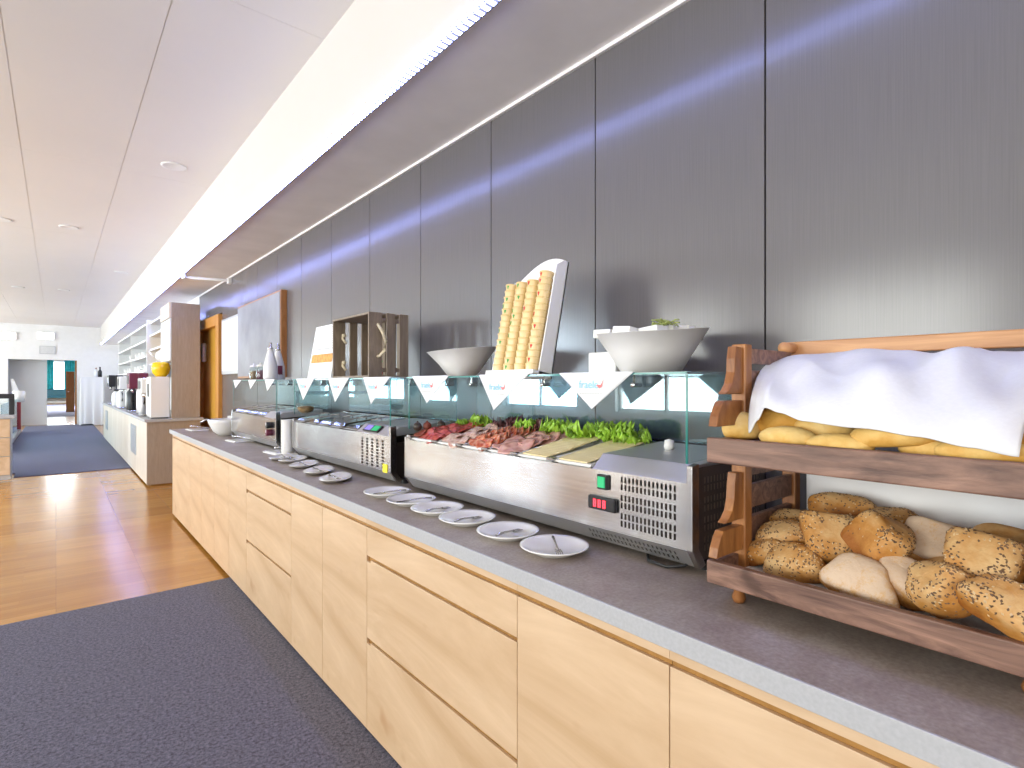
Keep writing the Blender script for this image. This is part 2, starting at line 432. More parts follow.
def aisle_text(x, y, z):             # reads left to right for someone standing in the aisle
    return Matrix(((0, 0, -1, x), (-1, 0, 0, y), (0, 1, 0, z), (0, 0, 0, 1)))

# ------------------------------------------------------------------ the room
XW = 1.68; ZC = 3.31; ZS = 2.72; XFS = 1.164; YF = 23.4; XL = -5.0
mb = MB(); mb.box(-6, 3.2, -3, YF + .9, -.1, 0); struct('floor', mb, 'parquet')
mb = MB(); mb.box(-4, 4, YF + .9, 53, -.1, 0); struct('floor_hall', mb, 'parquet')
# ceiling boards with open joints
mb = MB()
for i in range(-9, 3):
    x0 = .447 + .667 * (i - 1); x1 = x0 + .667 if i < 1 else 3.0
    if i > 1: break
    for k in range(9):
        y0 = -3 + 3.0 * k; y1 = y0 + 3.0
        mb.box(x0 + .0025, x1 - .0025, y0 + .0012, y1 - .0012, ZC, ZC + .005)
mb.box(-6, 3, -3, 24.3, ZC + .005, ZC + .08)
struct('ceiling', mb, 'ceiling')
mb = MB(); mb.box(XFS, XW + .1, -3, YF - .4, ZS, ZS + .05); struct('ceiling_soffit', mb, 'soffit')
mb = MB(); mb.box(XFS - .012, XFS, -3, YF - .4, ZS + .004, ZC); struct('wall_fascia', mb, 'fascia')
mb = MB(); mb.box(XW - .012, XW, -3, YF - 8, ZS - .016, ZS); struct('trim_1', mb, 'soffit')
# right wall: dark boards with open joints on a black backing
seams = [-2.677 + .69 * k for k in range(19)]       # ... .773, 1.463 ...
seams = [y for y in seams if y < 7.6] + [7.93]
mb = MB()
for a, b_ in zip(seams[:-1], seams[1:]):
    mb.box(XW, XW + .02, a + .003, b_ - .003, 0, ZS)
mb.box(XW, XW + .02, 7.933, 9.42, 2.32, ZS)
mb.box(XW + .02, XW + .1, -3, 7.93, 0, ZS + .04, 1); mb.box(XW + .02, XW + .1, 7.93, 9.42, 2.32, ZS + .04, 1)
struct('wall_right', mb, ['panel', 'dark'])
mb = MB(); mb.box(XW, XW + .1, 9.42, YF, 0, ZS + .04); struct('wall_right_white', mb, 'white')
# door in the right wall
mb = MB()
mb.box(1.63, 1.80, 7.93, 8.10, 0, 2.30); mb.box(1.63, 1.80, 9.25, 9.42, 0, 2.30); mb.box(1.63, 1.80, 8.10, 9.25, 2.16, 2.30)
d = struct('door_1', mb, 'orange', bevel=.004)
mb = MB(); mb.box(1.705, 1.745, 8.10, 9.25, 0, 2.16); build('door_leaf', mb, 'orangepanel', d, local=True)
mb = MB(); mb.box(1.79, 1.82, 7.9, 9.45, -.05, 2.35); build('door_backing', mb, 'brownwood', d, local=True)
mb = MB(); mb.box(1.65, 1.705, 9.02, 9.16, 1.70, 1.98); build('door_plate', mb, 'white', d, local=True, bevel=.02)
# left wall with window openings
WIN = [(-2.6, .2), (1.2, 3.4), (4.5, 6.6), (7.6, 10.0), (11.2, 13.6), (14.8, 17.2), (18.4, 21.6)]
ZW0, ZW1 = .85, 2.75
mb = MB(); y = -3
for a, b_ in WIN:
    mb.box(XL - .25, XL, y, a, 0, ZC); mb.box(XL - .25, XL, a, b_, 0, ZW0); mb.box(XL - .25, XL, a, b_, ZW1, ZC); y = b_
mb.box(XL - .25, XL, y, YF, 0, ZC)
struct('wall_left', mb, 'white')
for i, (a, b_) in enumerate(WIN):
    mb = MB(); x0, x1 = XL - .16, XL - .10
    mb.box(x0, x1, a, b_, ZW0, ZW0 + .06); mb.box(x0, x1, a, b_, ZW1 - .06, ZW1)
    n = 2
    for k in range(n + 1):
        yy = a + .03 + (b_ - a - .06) * k / n; mb.box(x0, x1, yy - .03, yy + .03, ZW0, ZW1)
    o = struct('window_%d' % (i + 1), mb, 'white')
    mb = MB(); mb.box(XL - .135, XL - .125, a, b_, ZW0, ZW1); build('window_pane', mb, 'glass', o, local=True)
# far wall with a wide opening, second wall with doorway behind it
x8, zt = atY(8, 360, YF); x78, _ = atY(77, 360, YF); zo = 2.17
mb = MB()
mb.box(XL, x8, YF, YF + .18, 0, ZC); mb.box(x78, XW + .1, YF, YF + .18, 0, ZC); mb.box(x8, x78, YF, YF + .18, zo, ZC)
struct('wall_far', mb, 'white')
x47, _ = atY(47, 400, YF + .7)
xr, _ = atY(75, 400, YF + .7)
mb = MB(); mb.box(x8 - .6, x47, YF + .7, YF + .85, 0, 2.4); mb.box(x47, xr, YF + .7, YF + .85, 2.2, 2.4); mb.box(xr + .12, x78 + .6, YF + .7, YF + .85, 0, 2.4)
mb.box(x8 - .6, x8 - .45, YF + .18, YF + .85, 0, 2.4); mb.box(x8 - .6, x78 + .6, YF + .18, YF + .85, 2.4, 2.5); mb.box(x78 + .5, x78 + .6, YF + .18, YF + .85, 0, 2.4)
struct('wall_passage', mb, 'greywall')
mb = MB(); mb.box(xr, xr + .12, YF + .66, YF + .86, 0, 2.2); struct('trim_2', mb, 'brownwood')
# hall beyond
YB = 52.0
mb = MB()
mb.box(-4, -3.9, YF + .86, YB, 0, 3.4); mb.box(3.9, 4, YF + .86, YB, 0, 3.4); mb.box(-4, 4, YF + .86, YB, 3.4, 3.5)
a0, zlo = atY(52.5, 390, YB); a1, zhi = atY(65, 362, YB)
mb.box(-4, a0, YB, YB + .2, 0, 3.4); mb.box(a1, 4, YB, YB + .2, 0, 3.4); mb.box(a0, a1, YB, YB + .2, 0, zlo); mb.box(a0, a1, YB, YB + .2, zhi, 3.4)
struct('wall_hall', mb, 'greywall')
mb = MB(); mb.box(a0, a1, YB + .1, YB + .14, zlo, zhi); struct('window_8', mb, 'sky')
# skirting of the far hall and the door leaf that stands open there
dx0, _ = atY(66, 400, 34); dx1, _ = atY(74.5, 400, 34)
mb = MB(); mb.box(dx0, dx1, 34, 34.06, 0.0, 1.98); d = struct('door_2', mb, 'brownwood')
mb = MB(); mb.box(dx0 + .06, dx0 + .12, 33.94, 34, .98, 1.02); build('door_handle', mb, 'chrome', d, local=True)

# loose things of the far hall
def curtain(name, x0, x1, y, z0, z1, label):
    mb = MB()
    mb.grid(lambda u, v: (x0 + (x1 - x0) * u, y + .05 * math.sin(u * (x1 - x0) * 40), z0 + (z1 - z0) * v), max(12, int((x1 - x0) * 40)), 3)
    tag(build(name, mb, 'teal', solid=.01), label, 'curtain', 'teal curtains of the far hall')
q0, _ = atY(47, 380, YB); 
curtain('curtain', q0 - .4, a0 + .06, YB - .15, zlo - .2, zhi + .25, 'teal curtain left of the bright window in the far hall')
curtain('curtain', a1 - .03, a1 + .9, YB - .15, zlo - .2, zhi + .25, 'teal curtain right of the bright window, above the open brown door')
mb = MB(); mb.box(q0 - .3, a1 + .5, YB - .6, YB - .4, .5, zlo + .05); mb.box(q0 - .3, a1 + .5, YB - .9, YB - .6, .35, .5)
mb.box(q0 - .2, q0 - .1, YB - .9, YB - .45, 0, .4); mb.box(a1 + .3, a1 + .4, YB - .9, YB - .45, 0, .4)
tag(build('bench', mb, 'tealdark', bevel=.02), 'dark teal upholstered bench below the bright window of the far hall', 'bench')
mb = MB(); mb.box(-1.6, 2.2, 29.5, 47, 0, .012); tag(build('carpet', mb, 'carpet2'), 'blue carpet on the floor of the far hall beyond the doorway', 'carpet')

# carpets of the breakfast room
mb = MB(); mb.box(-4.6, .955, -3, 4.19, 0, .012); tag(build('carpet', mb, 'carpet'), 'dark charcoal carpet along the front of the buffet counter, before the parquet', 'carpet')
mb = MB(); mb.prism([(-.475, 10.75), (.955, 10.75), (.955, YF - .01), (-.75, YF - .01), (-.75, 11.2), (-.475, 11.2)], 2, 0, .012); tag(build('carpet', mb, 'carpet2'), 'blue carpet beyond the parquet, leading to the far doorway', 'carpet')

# LED strip under the fascia edge
t = thing('led_strip', (XFS - .012, 0, ZS), 'long lit strip of blue-white LEDs along the lower edge of the white bulkhead', 'light strip')
mb = MB(); mb.box(XFS - .022, XFS + .022, -2.9, YF - .5, ZS - .012, ZS - .001); build('housing', mb, 'alu', t)
mb = MB(); mb.box(XFS - .026, XFS - .0225, -2.88, YF - .52, ZS - .012, ZS - .002); mb.box(XFS - .018, XFS + .012, -2.88, YF - .52, ZS - .0165, ZS - .0125); build('light_lens', mb, 'led', t)

# downlights
def downlight(u, v, label):
    x, y = atZ(u, v, ZC)
    t = thing('downlight', (x, y, ZC), label, 'ceiling light', 'round ceiling lights')
    mb = MB(); mb.lathe([(.075, 0), (.1, 0), (.1, -.008), (.085, -.012), (.075, -.008)], (x, y, ZC), 28); build('ring', mb, 'white', t)
    mb = MB(); mb.lathe([(0, -.004), (.075, -.004), (.075, 0)], (x, y, ZC), 28); build('lamp_cover', mb, 'ceiling', t)
downlight(174, 166, 'round ceiling light closest to the white bulkhead, the largest in view')
downlight(69, 227, 'round ceiling light between the two long ceiling joints, halfway down the room')
downlight(1, 219, 'round ceiling light at the left edge of the photo')
downlight(121, 272, 'faint round ceiling light near the bulkhead, far from the camera')
downlight(64, 290, 'small distant round ceiling light between the two long ceiling joints')
downlight(18, 287, 'small distant round ceiling light left of the long ceiling joint')
# white pipe across the soffit
yp = yAt(185, 1.2)
t = thing('pipe', (1.2, yp, ZS - .03), 'thin white pipe crossing the underside of the bulkhead above the door', 'pipe')
mb = MB(); mb.tube([(1.19, yp, ZS - .045), (1.62, yp - .12, ZS - .05), (1.68, yp - .13, ZS - .05)], .018, 10); build('pipe_run', mb, 'white', t)
mb = MB(); mb.box(1.17, 1.2, yp - .04, yp + .04, ZS - .07, ZS); mb.box(1.64, 1.68, yp - .17, yp - .09, ZS - .09, ZS - .02); build('bracket', mb, 'white', t, bevel=.004)

# boards on the right wall
t = thing('chalkboard', (XW, 6.1, 1.44), 'grey chalkboard with brown wooden frame leaning on the dark wall behind the far display', 'board')
mb = MB(); mb.box(1.625, XW, 5.31, 6.89, 1.44, 2.27); build('wooden_frame', mb, 'brownwood', t, bevel=.003)
mb = MB(); mb.box(1.618, 1.626, 5.33, 6.87, 1.46, 2.25); build('slate', mb, 'board', t)
t = thing('notice_board', (XW, 7.3, 1.5), 'white notice board in thin metal frame between the door and the chalkboard', 'board')
mb = MB(); mb.box(1.655, XW, 6.95, 7.85, 1.50, 2.21); build('frame', mb, 'alu', t, bevel=.003)
mb = MB(); mb.box(1.650, 1.657, 6.985, 7.815, 1.54, 2.18); build('white_sheet', mb, 'whiteboard', t)

# far wall vent and the added glowing boxes
gx, gz = atY(47.5, 350, YF)
t = thing('wall_vent', (gx, YF, gz), 'small white slatted vent on the far wall above the doorway', 'vent')
mb = MB(); mb.box(gx - .2, gx + .2, YF - .03, YF, gz - .13, gz + .13); build('vent_frame', mb, 'greyprint', t, bevel=.005)
mb = MB()
for i in range(7): mb.box(gx - .18, gx + .18, YF - .045, YF - .03, gz - .11 + .033 * i, gz - .09 + .033 * i)
build('slats', mb, 'white', t)
for u, w, lab in ((46, .22, 'glowing box added as the bright patch straight above the vent on the far wall'), (9, .18, 'glowing box added as the bright patch left of the vent on the far wall')):  # glowing boxes added in place of bright patches of light on the wall
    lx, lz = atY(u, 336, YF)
    t = thing('bright_patch', (lx, YF, lz), lab, 'bright patch', 'glowing bright patches on the far wall')
    mb = MB(); mb.box(lx - w, lx + w, YF - .05, YF, lz - .13, lz + .13); build('patch_base', mb, 'white', t)
    mb = MB(); mb.box(lx - w + .02, lx + w - .02, YF - .09, YF - .05, lz - .11, lz + .11); build('patch_front', mb, 'patchw', t, bevel=.02)
# tall stand under a white cloth by the far wall
tx0, _ = atY(80, 400, 22.9); tx1, _ = atY(104, 400, 22.6)
mb = MB(); zt_ = 1.60
def drape(u, v):
    per = [(tx0, 22.5), (tx1, 22.5), (tx1, 23.1), (tx0, 23.1)]
    q = u * 4; i = int(q) % 4; f = q - int(q); a = per[i]; b_ = per[(i + 1) % 4]
    x = a[0] + (b_[0] - a[0]) * f; y = a[1] + (b_[1] - a[1]) * f
    w = .03 * math.sin(u * 70) * (1 - v)
    return (x + w, y + w * .6, .05 + .04 * math.sin(u * 23) * (1 - v) + (zt_ - .05) * v)
mb.grid(drape, 96, 6, wrap=True); mb.box(tx0, tx1, 22.5, 23.1, zt_ - .01, zt_ + .005)
tag(build('draped_stand', mb, 'cloth'), 'tall stand draped in a white cloth against the far wall', 'stand')
for i, (u, dz, m_, lab) in enumerate(((96, .3, 'label', 'brown-topped bottle on the white draped stand, the left one'), (100, .33, 'black', 'dark bottle on the white draped stand, the right one'))):
    bx, _ = atY(u, 372, 22.7)
    t = thing('bottle', (bx, 22.7, zt_ + .005), lab, 'bottle', 'bottles on the draped stand')
    mb = MB(); mb.lathe([(.0, 0), (.055, 0), (.055, dz * .55), (.02, dz * .78), (.02, dz * .9)], (bx, 22.7, zt_ + .006), 16); build('bottle_body', mb, 'milk' if i == 0 else m_, t)
    mb = MB(); mb.lathe([(.024, 0), (.024, dz * .14), (0, dz * .14)], (bx, 22.7, zt_ + .006 + dz * .88), 12); build('cap', mb, m_, t)

# ------------------------------------------------------------------ left service counter and screen
lx1 = -.50; ly0 = 10.58
t = thing('drawer_cabinet', (-1.5, ly0, 0), 'light wooden drawer cabinet at the left edge, beside the blue carpet', 'cabinet')
mb = MB(); mb.box(-2.4, lx1 - .0, ly0 + .02, ly0 + .5, .06, .88); build('body', mb, 'greypanel', t)
mb = MB(); mb.box(-2.4, lx1, ly0 + .06, ly0 + .45, 0, .06); build('plinth', mb, 'alu', t)
for z0, z1 in ((.07, .33), (.34, .60), (.61, .87)):
    mb = MB(); mb.box(-1.1, lx1 - .006, ly0, ly0 + .02, z0, z1); dr = build('drawer', mb, 'oak', t, bevel=.003)
    ORG[dr.name] = ORG[t.name]
    mb = MB(); mb.box(-.85, -.72, ly0 - .025, ly0, (z0 + z1) / 2 - .01, (z0 + z1) / 2 + .01); build('handle', mb, 'alu', dr)
mb = MB(); mb.box(-2.4, lx1 + .04, ly0 - .02, ly0 + .6, .88, .92); tag(build('worktop', mb, 'edge', bevel=.003), 'grey worktop on the light wooden drawer cabinet at the left edge', 'worktop')
t = thing('sneeze_guard', (-.9, ly0 + .5, .92), 'dark framed glass guard on the grey worktop at the left edge', 'glass guard')
mb = MB(); mb.box(-2.0, -.47, ly0 + .28, ly0 + .34, 1.16, 1.23); build('top_rail', mb, 'black', t, bevel=.003)
mb = MB(); mb.box(-.53, -.47, ly0 + .28, ly0 + .34, .92, 1.16); build('post', mb, 'black', t, bevel=.003)
mb = MB(); mb.box(-2.0, -.53, ly0 + .305, ly0 + .315, .93, 1.16); build('glass_pane', mb, 'glass', t)
t = thing('glass_screen', (-.8, 18, 0), 'upright glass screen with dark red end post beside the blue carpet', 'screen')
sy0, sy1 = 14.4, 20.6
mb = MB(); mb.box(-.82, -.80, sy0, sy1, .1, .97); build('glass_pane', mb, 'glassback', t)
mb = MB(); mb.box(-.85, -.76, sy1, sy1 + .12, 0, 1.03); build('end_post', mb, 'dkred', t)
mb = MB(); mb.box(-.86, -.76, sy0, sy1, 0.012, .1); build('base_rail', mb, 'alu', t)
nx, nz = atY(19, 402, 19.5)
mb = MB(); mb.box(-2.4, -.88, 19.2, 19.9, 0, nz); tag(build('side_station', mb, 'white', bevel=.01), 'white side station behind the upright glass screen', 'cabinet')
t = thing('napkin_pot', (nx, 19.5, nz), 'white pot holding an upright folded napkin behind the glass screen', 'pot')
mb = MB(); mb.lathe([(0, 0), (.11, 0), (.14, .3), (.125, .3), (.1, .02), (0, .02)], (nx, 19.5, nz), 20); build('pot_body', mb, 'porcelain', t)
mb = MB(); mb.prism([(nx - .09, nz + .1), (nx + .05, nz + .1), (nx - .02, nz + .35), (nx - .11, nz + .62), (nx - .17, nz + .62)], 1, 19.48, 19.52); build('folded_napkin', mb, 'cloth', t)

# ------------------------------------------------------------------ main buffet counter
XF0 = .927                                     # face of the fronts
def cab(y0, y1, kind, label, gap_right=False, oak='oak', rail=True, ends=(False, False), group='cabinet units of the buffet counter', xb=1.62):
    t = thing('cabinet_unit', (XF0, (y0 + y1) / 2, 0), label, 'cabinet', group)
    mb = MB(); mb.box(XF0 + .010, xb, y0 + .0005, y1 - .0005, .07, .858); mb.box(XF0 + .05, xb - .05, y0 + .01, y1 - .01, 0, .07)
    build('carcass', mb, 'groove', t)
    e = .0012
    if rail:
        mb = MB(); mb.box(XF0, XF0 + .0095, y0 + .0004, y1 - .0004, .830, .858); build('top_rail', mb, oak, t)
    zt = .816 if rail else .85
    if kind == 'door':
        g = .007 if gap_right else e
        mb = MB(); mb.box(XF0, XF0 + .0095, y0 + g, y1 - e, .028, zt); build('door', mb, oak, t, bevel=.001)
    elif kind == 'drawers':
        for z0, z1 in ((.706, zt), (.386, .693), (.028, .373)):
            mb = MB()
            if z1 < .7:   # a square grip notch is cut into the top far corner
                mb.prism([(y0 + e, z0), (y1 - e, z0), (y1 - e, z1 - .010), (y1 - .032, z1 - .010), (y1 - .032, z1), (y0 + e, z1)], 0, XF0, XF0 + .0095)
            else: mb.box(XF0, XF0 + .0095, y0 + e, y1 - e, z0, z1)
            build('drawer', mb, oak, t, bevel=.001)
    if ends[1]:
        mb = MB(); mb.box(XF0, xb, y1, y1 + .018, .028, .858); build('end_panel', mb, oak, t)
    return t
cab(-.62, .177, 'door', 'oak cabinet door at the extreme bottom right corner, nearest the camera')
cab(.179, .615, 'door', 'oak cabinet door below the middle of the bread rack', True)
cab(.615, 1.077, 'door', 'oak cabinet door below the right end of the steel display with the red readout')
cab(1.077, 1.976, 'drawers', 'wide oak three-drawer cabinet in the foreground, below the meats and cheeses')
cab(1.976, 2.437, 'door', 'oak cabinet door just beyond the wide foreground drawers')
cab(2.437, 2.866, 'door', 'oak cabinet door between the two drawer cabinets, the one nearer the far drawers')
cab(2.866, 3.721, 'drawers', 'oak three-drawer cabinet in the middle of the counter, further from the camera')
cab(3.721, 4.18, 'door', 'oak cabinet door just beyond the far drawer cabinet')
cab(4.18, 4.64, 'door', 'second oak cabinet door beyond the far drawer cabinet')
cab(4.64, 5.12, 'door', 'third oak cabinet door beyond the far drawer cabinet')
cab(5.12, 5.62, 'door', 'second to last oak cabinet door towards the far end of the counter')
cab(5.62, 6.56, 'door', 'wide oak cabinet door at the far end of the buffet counter', ends=(False, True))
mb = MB(); mb.box(.914, XW - .001, -.75, 6.62, .8615, .90); mb.box(.911, .914, -.75, 6.62, .861, .9)
o = build('worktop', mb, ['stone']); tag(o, 'long grey stone-look worktop of the buffet counter', 'worktop')
mb = MB(); mb.box(.905, .9115, -.75, 6.62, .8595, .9003); e = build('front_edge', mb, 'edge', o, local=True, bevel=.0015); e['label'] = 'paler grey front edge strip'

# ------------------------------------------------------------------ refrigerated displays
CX0, CX1 = 1.19, 1.58
ZG = 1.405
def case(y0, y1, ycomp, label, style):
    """steel counter-top display; y0 is the end nearest the camera, its compressor bay runs y0..ycomp"""
    t = thing('refrigerated_display', (CX0, (y0 + y1) / 2, .90), label, 'food display', 'steel food displays on the counter')
    zf = 1.128
    prof = [(CX0 + .06, .925), (CX0 + .006, .962), (CX0 + .006, 1.096), (CX1 - .02, 1.10), (CX1, 1.09), (CX1, .925)]
    mb = MB(); mb.prism(prof, 1, y0 + .012, y1 - .012); build('body', mb, 'blackmetal', t)
    # front sheet (upright) and the inward sloping skirt under it
    yv0, yv1 = y0 + .042, y0 + .222
    def linspace(a, b_, n): return [a + (b_ - a) * i / n for i in range(n + 1)]
    def slots(y_a, y_b, n, frac):
        us = []; flag = []
        w = (y_b - y_a) / n
        for i in range(n): us += [y_a + w * i + w * (1 - frac) / 2, y_a + w * i + w * (1 + frac) / 2]
        return us
    if style == 1:
        us = [y0 + .014] + slots(yv0, yv1, 14, .5) + [y1 - .014]
        zs = [.965, 0.972]
        zs = [.9625]
        hz = []
        for blk in (.985, 1.035, 1.085):
            for k in (0, .021): hz += [blk + k - .0035, blk + k + .0125]
        zs = [.9625] + hz + [zf]
        hole = lambda i, j: (i % 2 == 1) and i < len(us) - 2 and (j % 2 == 1) and j < len(zs) - 2
        mb = MB(); mb.perf(lambda u, v: (CX0, u, v), us, zs, hole); build('front_panel', mb, 'steel', t, solid=.0015)
        us2 = [y0 + .014] + slots(y0 + .05, y0 + .35, 22, .45) + [y1 - .014]
        ts = [0, .26, .48, .6, .82, 1]
        hole2 = lambda i, j: (i % 2 == 1) and i < len(us2) - 2 and j in (1, 3)
        mb = MB(); mb.perf(lambda u, v: (CX0 + .036 * v, u, .9622 - .047 * v), us2, ts, hole2); build('front_skirt', mb, 'satin', t, solid=.0015)
    elif style == 2:
        us = [y0 + .014] + slots(y0 + .05, y0 + .33, 5, .42) + [y1 - .014]
        hz = []
        for k in range(9): hz += [.972 + .0155 * k, .972 + .0155 * k + .0095]
        zs = [.9625] + hz + [zf]
        hole = lambda i, j: (i % 2 == 1) and i < len(us) - 2 and (j % 2 == 1) and j < len(zs) - 2
        mb = MB(); mb.perf(lambda u, v: (CX0, u, v), us, zs, hole); build('front_panel', mb, 'steel', t, solid=.0015)
        mb = MB(); mb.grid(lambda u, v: (CX0 + .036 * v, y0 + .014 + (y1 - y0 - .028) * u, .9622 - .047 * v), 2, 2, smooth=False); build('front_skirt', mb, 'satin', t, solid=.0015)
    else:
        mb = MB(); mb.grid(lambda u, v: (CX0, y0 + .014 + (y1 - y0 - .028) * u, .9625 + (zf - .9625) * v), 2, 2, smooth=False); build('front_panel', mb, 'steel', t, solid=.0015)
        mb = MB(); mb.grid(lambda u, v: (CX0 + .036 * v, y0 + .014 + (y1 - y0 - .028) * u, .9622 - .047 * v), 2, 2, smooth=False); build('front_skirt', mb, 'satin', t, solid=.0015)
    # top deck: sloping cover over the compressor, rim round the pans
    mb = MB()
    mb.prism([(CX0, zf), (CX0 + .05, zf + .041), (CX1 - .05, zf + .056), (CX1 - .05, zf + .02), (CX0, zf - .004)], 1, y0 + .014, ycomp)
    build('compressor_cover', mb, 'satin', t, bevel=.004)
    mb = MB(); mb.box(CX0, CX1, y1 - .04, y1 - .012, zf - .01, zf + .02); mb.box(CX1 - .06, CX1, ycomp, y1 - .03, zf + .0, zf + .056)
    build('rear_rim', mb, 'steel', t, bevel=.003)
    # end frames
    for k, (ya, yb) in enumerate(((y0, y0 + .014), (y1 - .014, y1))):
        p = [(CX0 - .002, 1.172 if k == 0 else zf + .01), (CX0 + .03, 1.176 if k == 0 else zf + .014), (CX0 + .03, .965), (CX0 + .062, .918), (CX0 + .036, .910), (CX0 - .002, .962)]
        mb = MB(); mb.prism(p, 1, ya - .001, yb + .001); build('end_frame', mb, 'steel', t, bevel=.002)
    # perforated end sheet facing the camera
    if style == 1:
        xs = [CX0 + .03]; n = 20
        for i in range(n): xs += [CX0 + .06 + .0155 * i, CX0 + .06 + .0155 * i + .008]
        xs += [CX1]
        hz = []
        for blk in (.955, 1.005, 1.055, 1.105):
            for k in (0, .021): hz += [blk + k - .0035, blk + k + .0125]
        zs = [.93] + hz + [1.165]
        hole = lambda i, j: (i % 2 == 1) and i < len(xs) - 2 and (j % 2 == 1) and j < len(zs) - 2
        mb = MB(); mb.perf(lambda u, v: (u, y0 + .004, v), xs, zs, hole); build('side_grille', mb, 'grille', t, solid=.001)
        mb = MB(); mb.box(CX0 + .04, CX1 - .02, y0 + .0095, y0 + .0105, .935, 1.16); build('side_backing', mb, 'greige', t)
    for (x, y) in ((CX0 + .085, y0 + .02), (CX1 - .05, y0 + .02), (CX0 + .085, y1 - .03), (CX1 - .05, y1 - .03)):
        mb = MB(); mb.lathe([(0, 0), (.019, 0), (.019, .018), (.012, .02), (.012, .03), (0, .03)], (x, y, .9005), 16, smooth=False); build('foot', mb, 'black', t)
    # glass: both ends, back and top; open towards the aisle
    zb = zf + .047
    for ya in (y0 + .018, y1 - .024):
        mb = MB(); mb.prism([(CX0 + .01, zb), (CX1 - .005, zb + .02), (CX1 - .005, ZG - .007), (CX0 + .01, ZG - .007)], 0 + 1, ya, ya + .006); g = build('end_glass', mb, 'glass', t)
        ORG[g.name] = ORG[t.name]
        mb = MB(); mb.box(CX0 + .0085, CX0 + .0105, ya - .0002, ya + .0062, zb, ZG - .007); e = build('glass_edge', mb, 'glassedge', g); e['label'] = 'green ground edge of the glass'
    mb = MB(); mb.box(CX1 - .008, CX1 - .002, y0 + .024, y1 - .024, zb + .01, ZG - .007); build('back_glass', mb, 'glassback', t)
    mb = MB(); mb.box(CX0, CX1 - .002, y0 + .015, y1 - .015, ZG - .006, ZG); g = build('top_glass', mb, 'glass', t); ORG[g.name] = ORG[t.name]
    mb = MB(); mb.box(CX0 - .001, CX0 + .0015, y0 + .015, y1 - .015, ZG - .0062, ZG + .0002); e = build('glass_edge', mb, 'glassedge', g); e['label'] = 'green ground edge of the glass'
    for yy in (y0 + .03, y0 + .30 * (y1 - y0), y0 + .62 * (y1 - y0), y1 - .04):
        mb = MB(); mb.box(CX1 - .055, CX1 - .02, yy - .006, yy + .006, ZG - .04, ZG - .006); mb.tube([(CX1 - .065, yy, ZG - .034), (CX1 - .02, yy, ZG - .034)], .009, 10)
        build('glass_clamp', mb, 'chrome', t, bevel=.001)
    return t

c1 = case(.725, 2.15, 1.05, 'steel refrigerated display nearest the bread rack, holding meats, cheese and lettuce', 1)
# rocker switch and temperature readout
mb = MB(); mb.box(CX0 - .012, CX0 + .002, .985, 1.021, 1.075, 1.118); sw = build('power_switch', mb, 'black', c1, bevel=.003); ORG[sw.name] = ORG[c1.name]
mb = MB(); mb.box(CX0 - .016, CX0 - .011, .990, 1.016, 1.081, 1.112); r = build('rocker', mb, 'green', sw, bevel=.002); r['label'] = 'green lit rocker'
mb = MB(); mb.box(CX0 - .014, CX0 + .002, .955, 1.055, 1.015, 1.055); dp = build('temperature_display', mb, 'black', c1, bevel=.006); ORG[dp.name] = ORG[c1.name]
mb = MB()
for y in (1.022, 1.005, .988):
    for q in ((0, .009, 0, .0025), (0, .009, .009, .0115), (0, .009, .0185, .021), (0, .0025, 0, .021), (.0065, .009, 0, .021)):
        mb.box(CX0 - .0152, CX0 - .0138, y + q[0], y + q[1], 1.0245 + q[2], 1.0245 + q[3])
build('red_digits', mb, 'redlit', dp)
mb = MB(); mb.tube([(CX0 + .07, .75, .93), (CX0 + .03, .765, .912), (CX0 + .005, .80, .906), (CX0 + .01, .86, .906), (CX0 + .06, .9, .906)], .004, 8); build('power_cord', mb, 'black', c1)
mb = MB(); mb.lathe([(0, 0), (.012, 0), (.016, .01), (.013, .03), (0, .034)], (1.40, .93, 1.176), 16); build('cover_knob', mb, 'white', c1)

c2 = case(2.285, 3.66, 2.66, 'middle steel refrigerated display with the yellow sticker and lidded pans', 2)
mb = MB(); mb.box(CX0 - .003, CX0 - .0005, 2.315, 2.36, .955, .995); st = build('sticker', mb, 'yellow', c2); st['label'] = 'square yellow sticker'
Rm = Matrix.Translation((CX0 + .025, 2.515, 1.1485)) @ Matrix.Rotation(-.687, 4, 'Y')
mb = MB(); mb.box(-.022, .022, -.085, .085, 0, .008); mb.xf(Rm); dp = build('control_panel', mb, 'black', c2, bevel=.004); ORG[dp.name] = ORG[c2.name]
mb = MB(); mb.box(-.016, .016, -.07, -.008, .0075, .0095); mb.xf(Rm); build('green_readout', mb, 'green', dp)
mb = MB(); mb.box(-.016, .016, .005, .07, .0075, .0095); mb.xf(Rm); build('violet_readout', mb, 'bluelit', dp)

c3 = case(4.0, 5.27, 4.3, 'far steel food display with two dark round knobs', 3)
for z, m_ in ((1.075, 'black'), (1.022, 'maroon')):
    mb = MB(); mb.tube([(CX0 + .001, 4.13, z), (CX0 - .03, 4.13, z)], .024, 16); kn = build('knob', mb, m_, c3, bevel=.003); ORG[kn.name] = ORG[c3.name]
    mb = MB(); mb.box(CX0 - .034, CX0 - .028, 4.127, 4.133, z, z + .02); build('pointer', mb, 'white', kn)

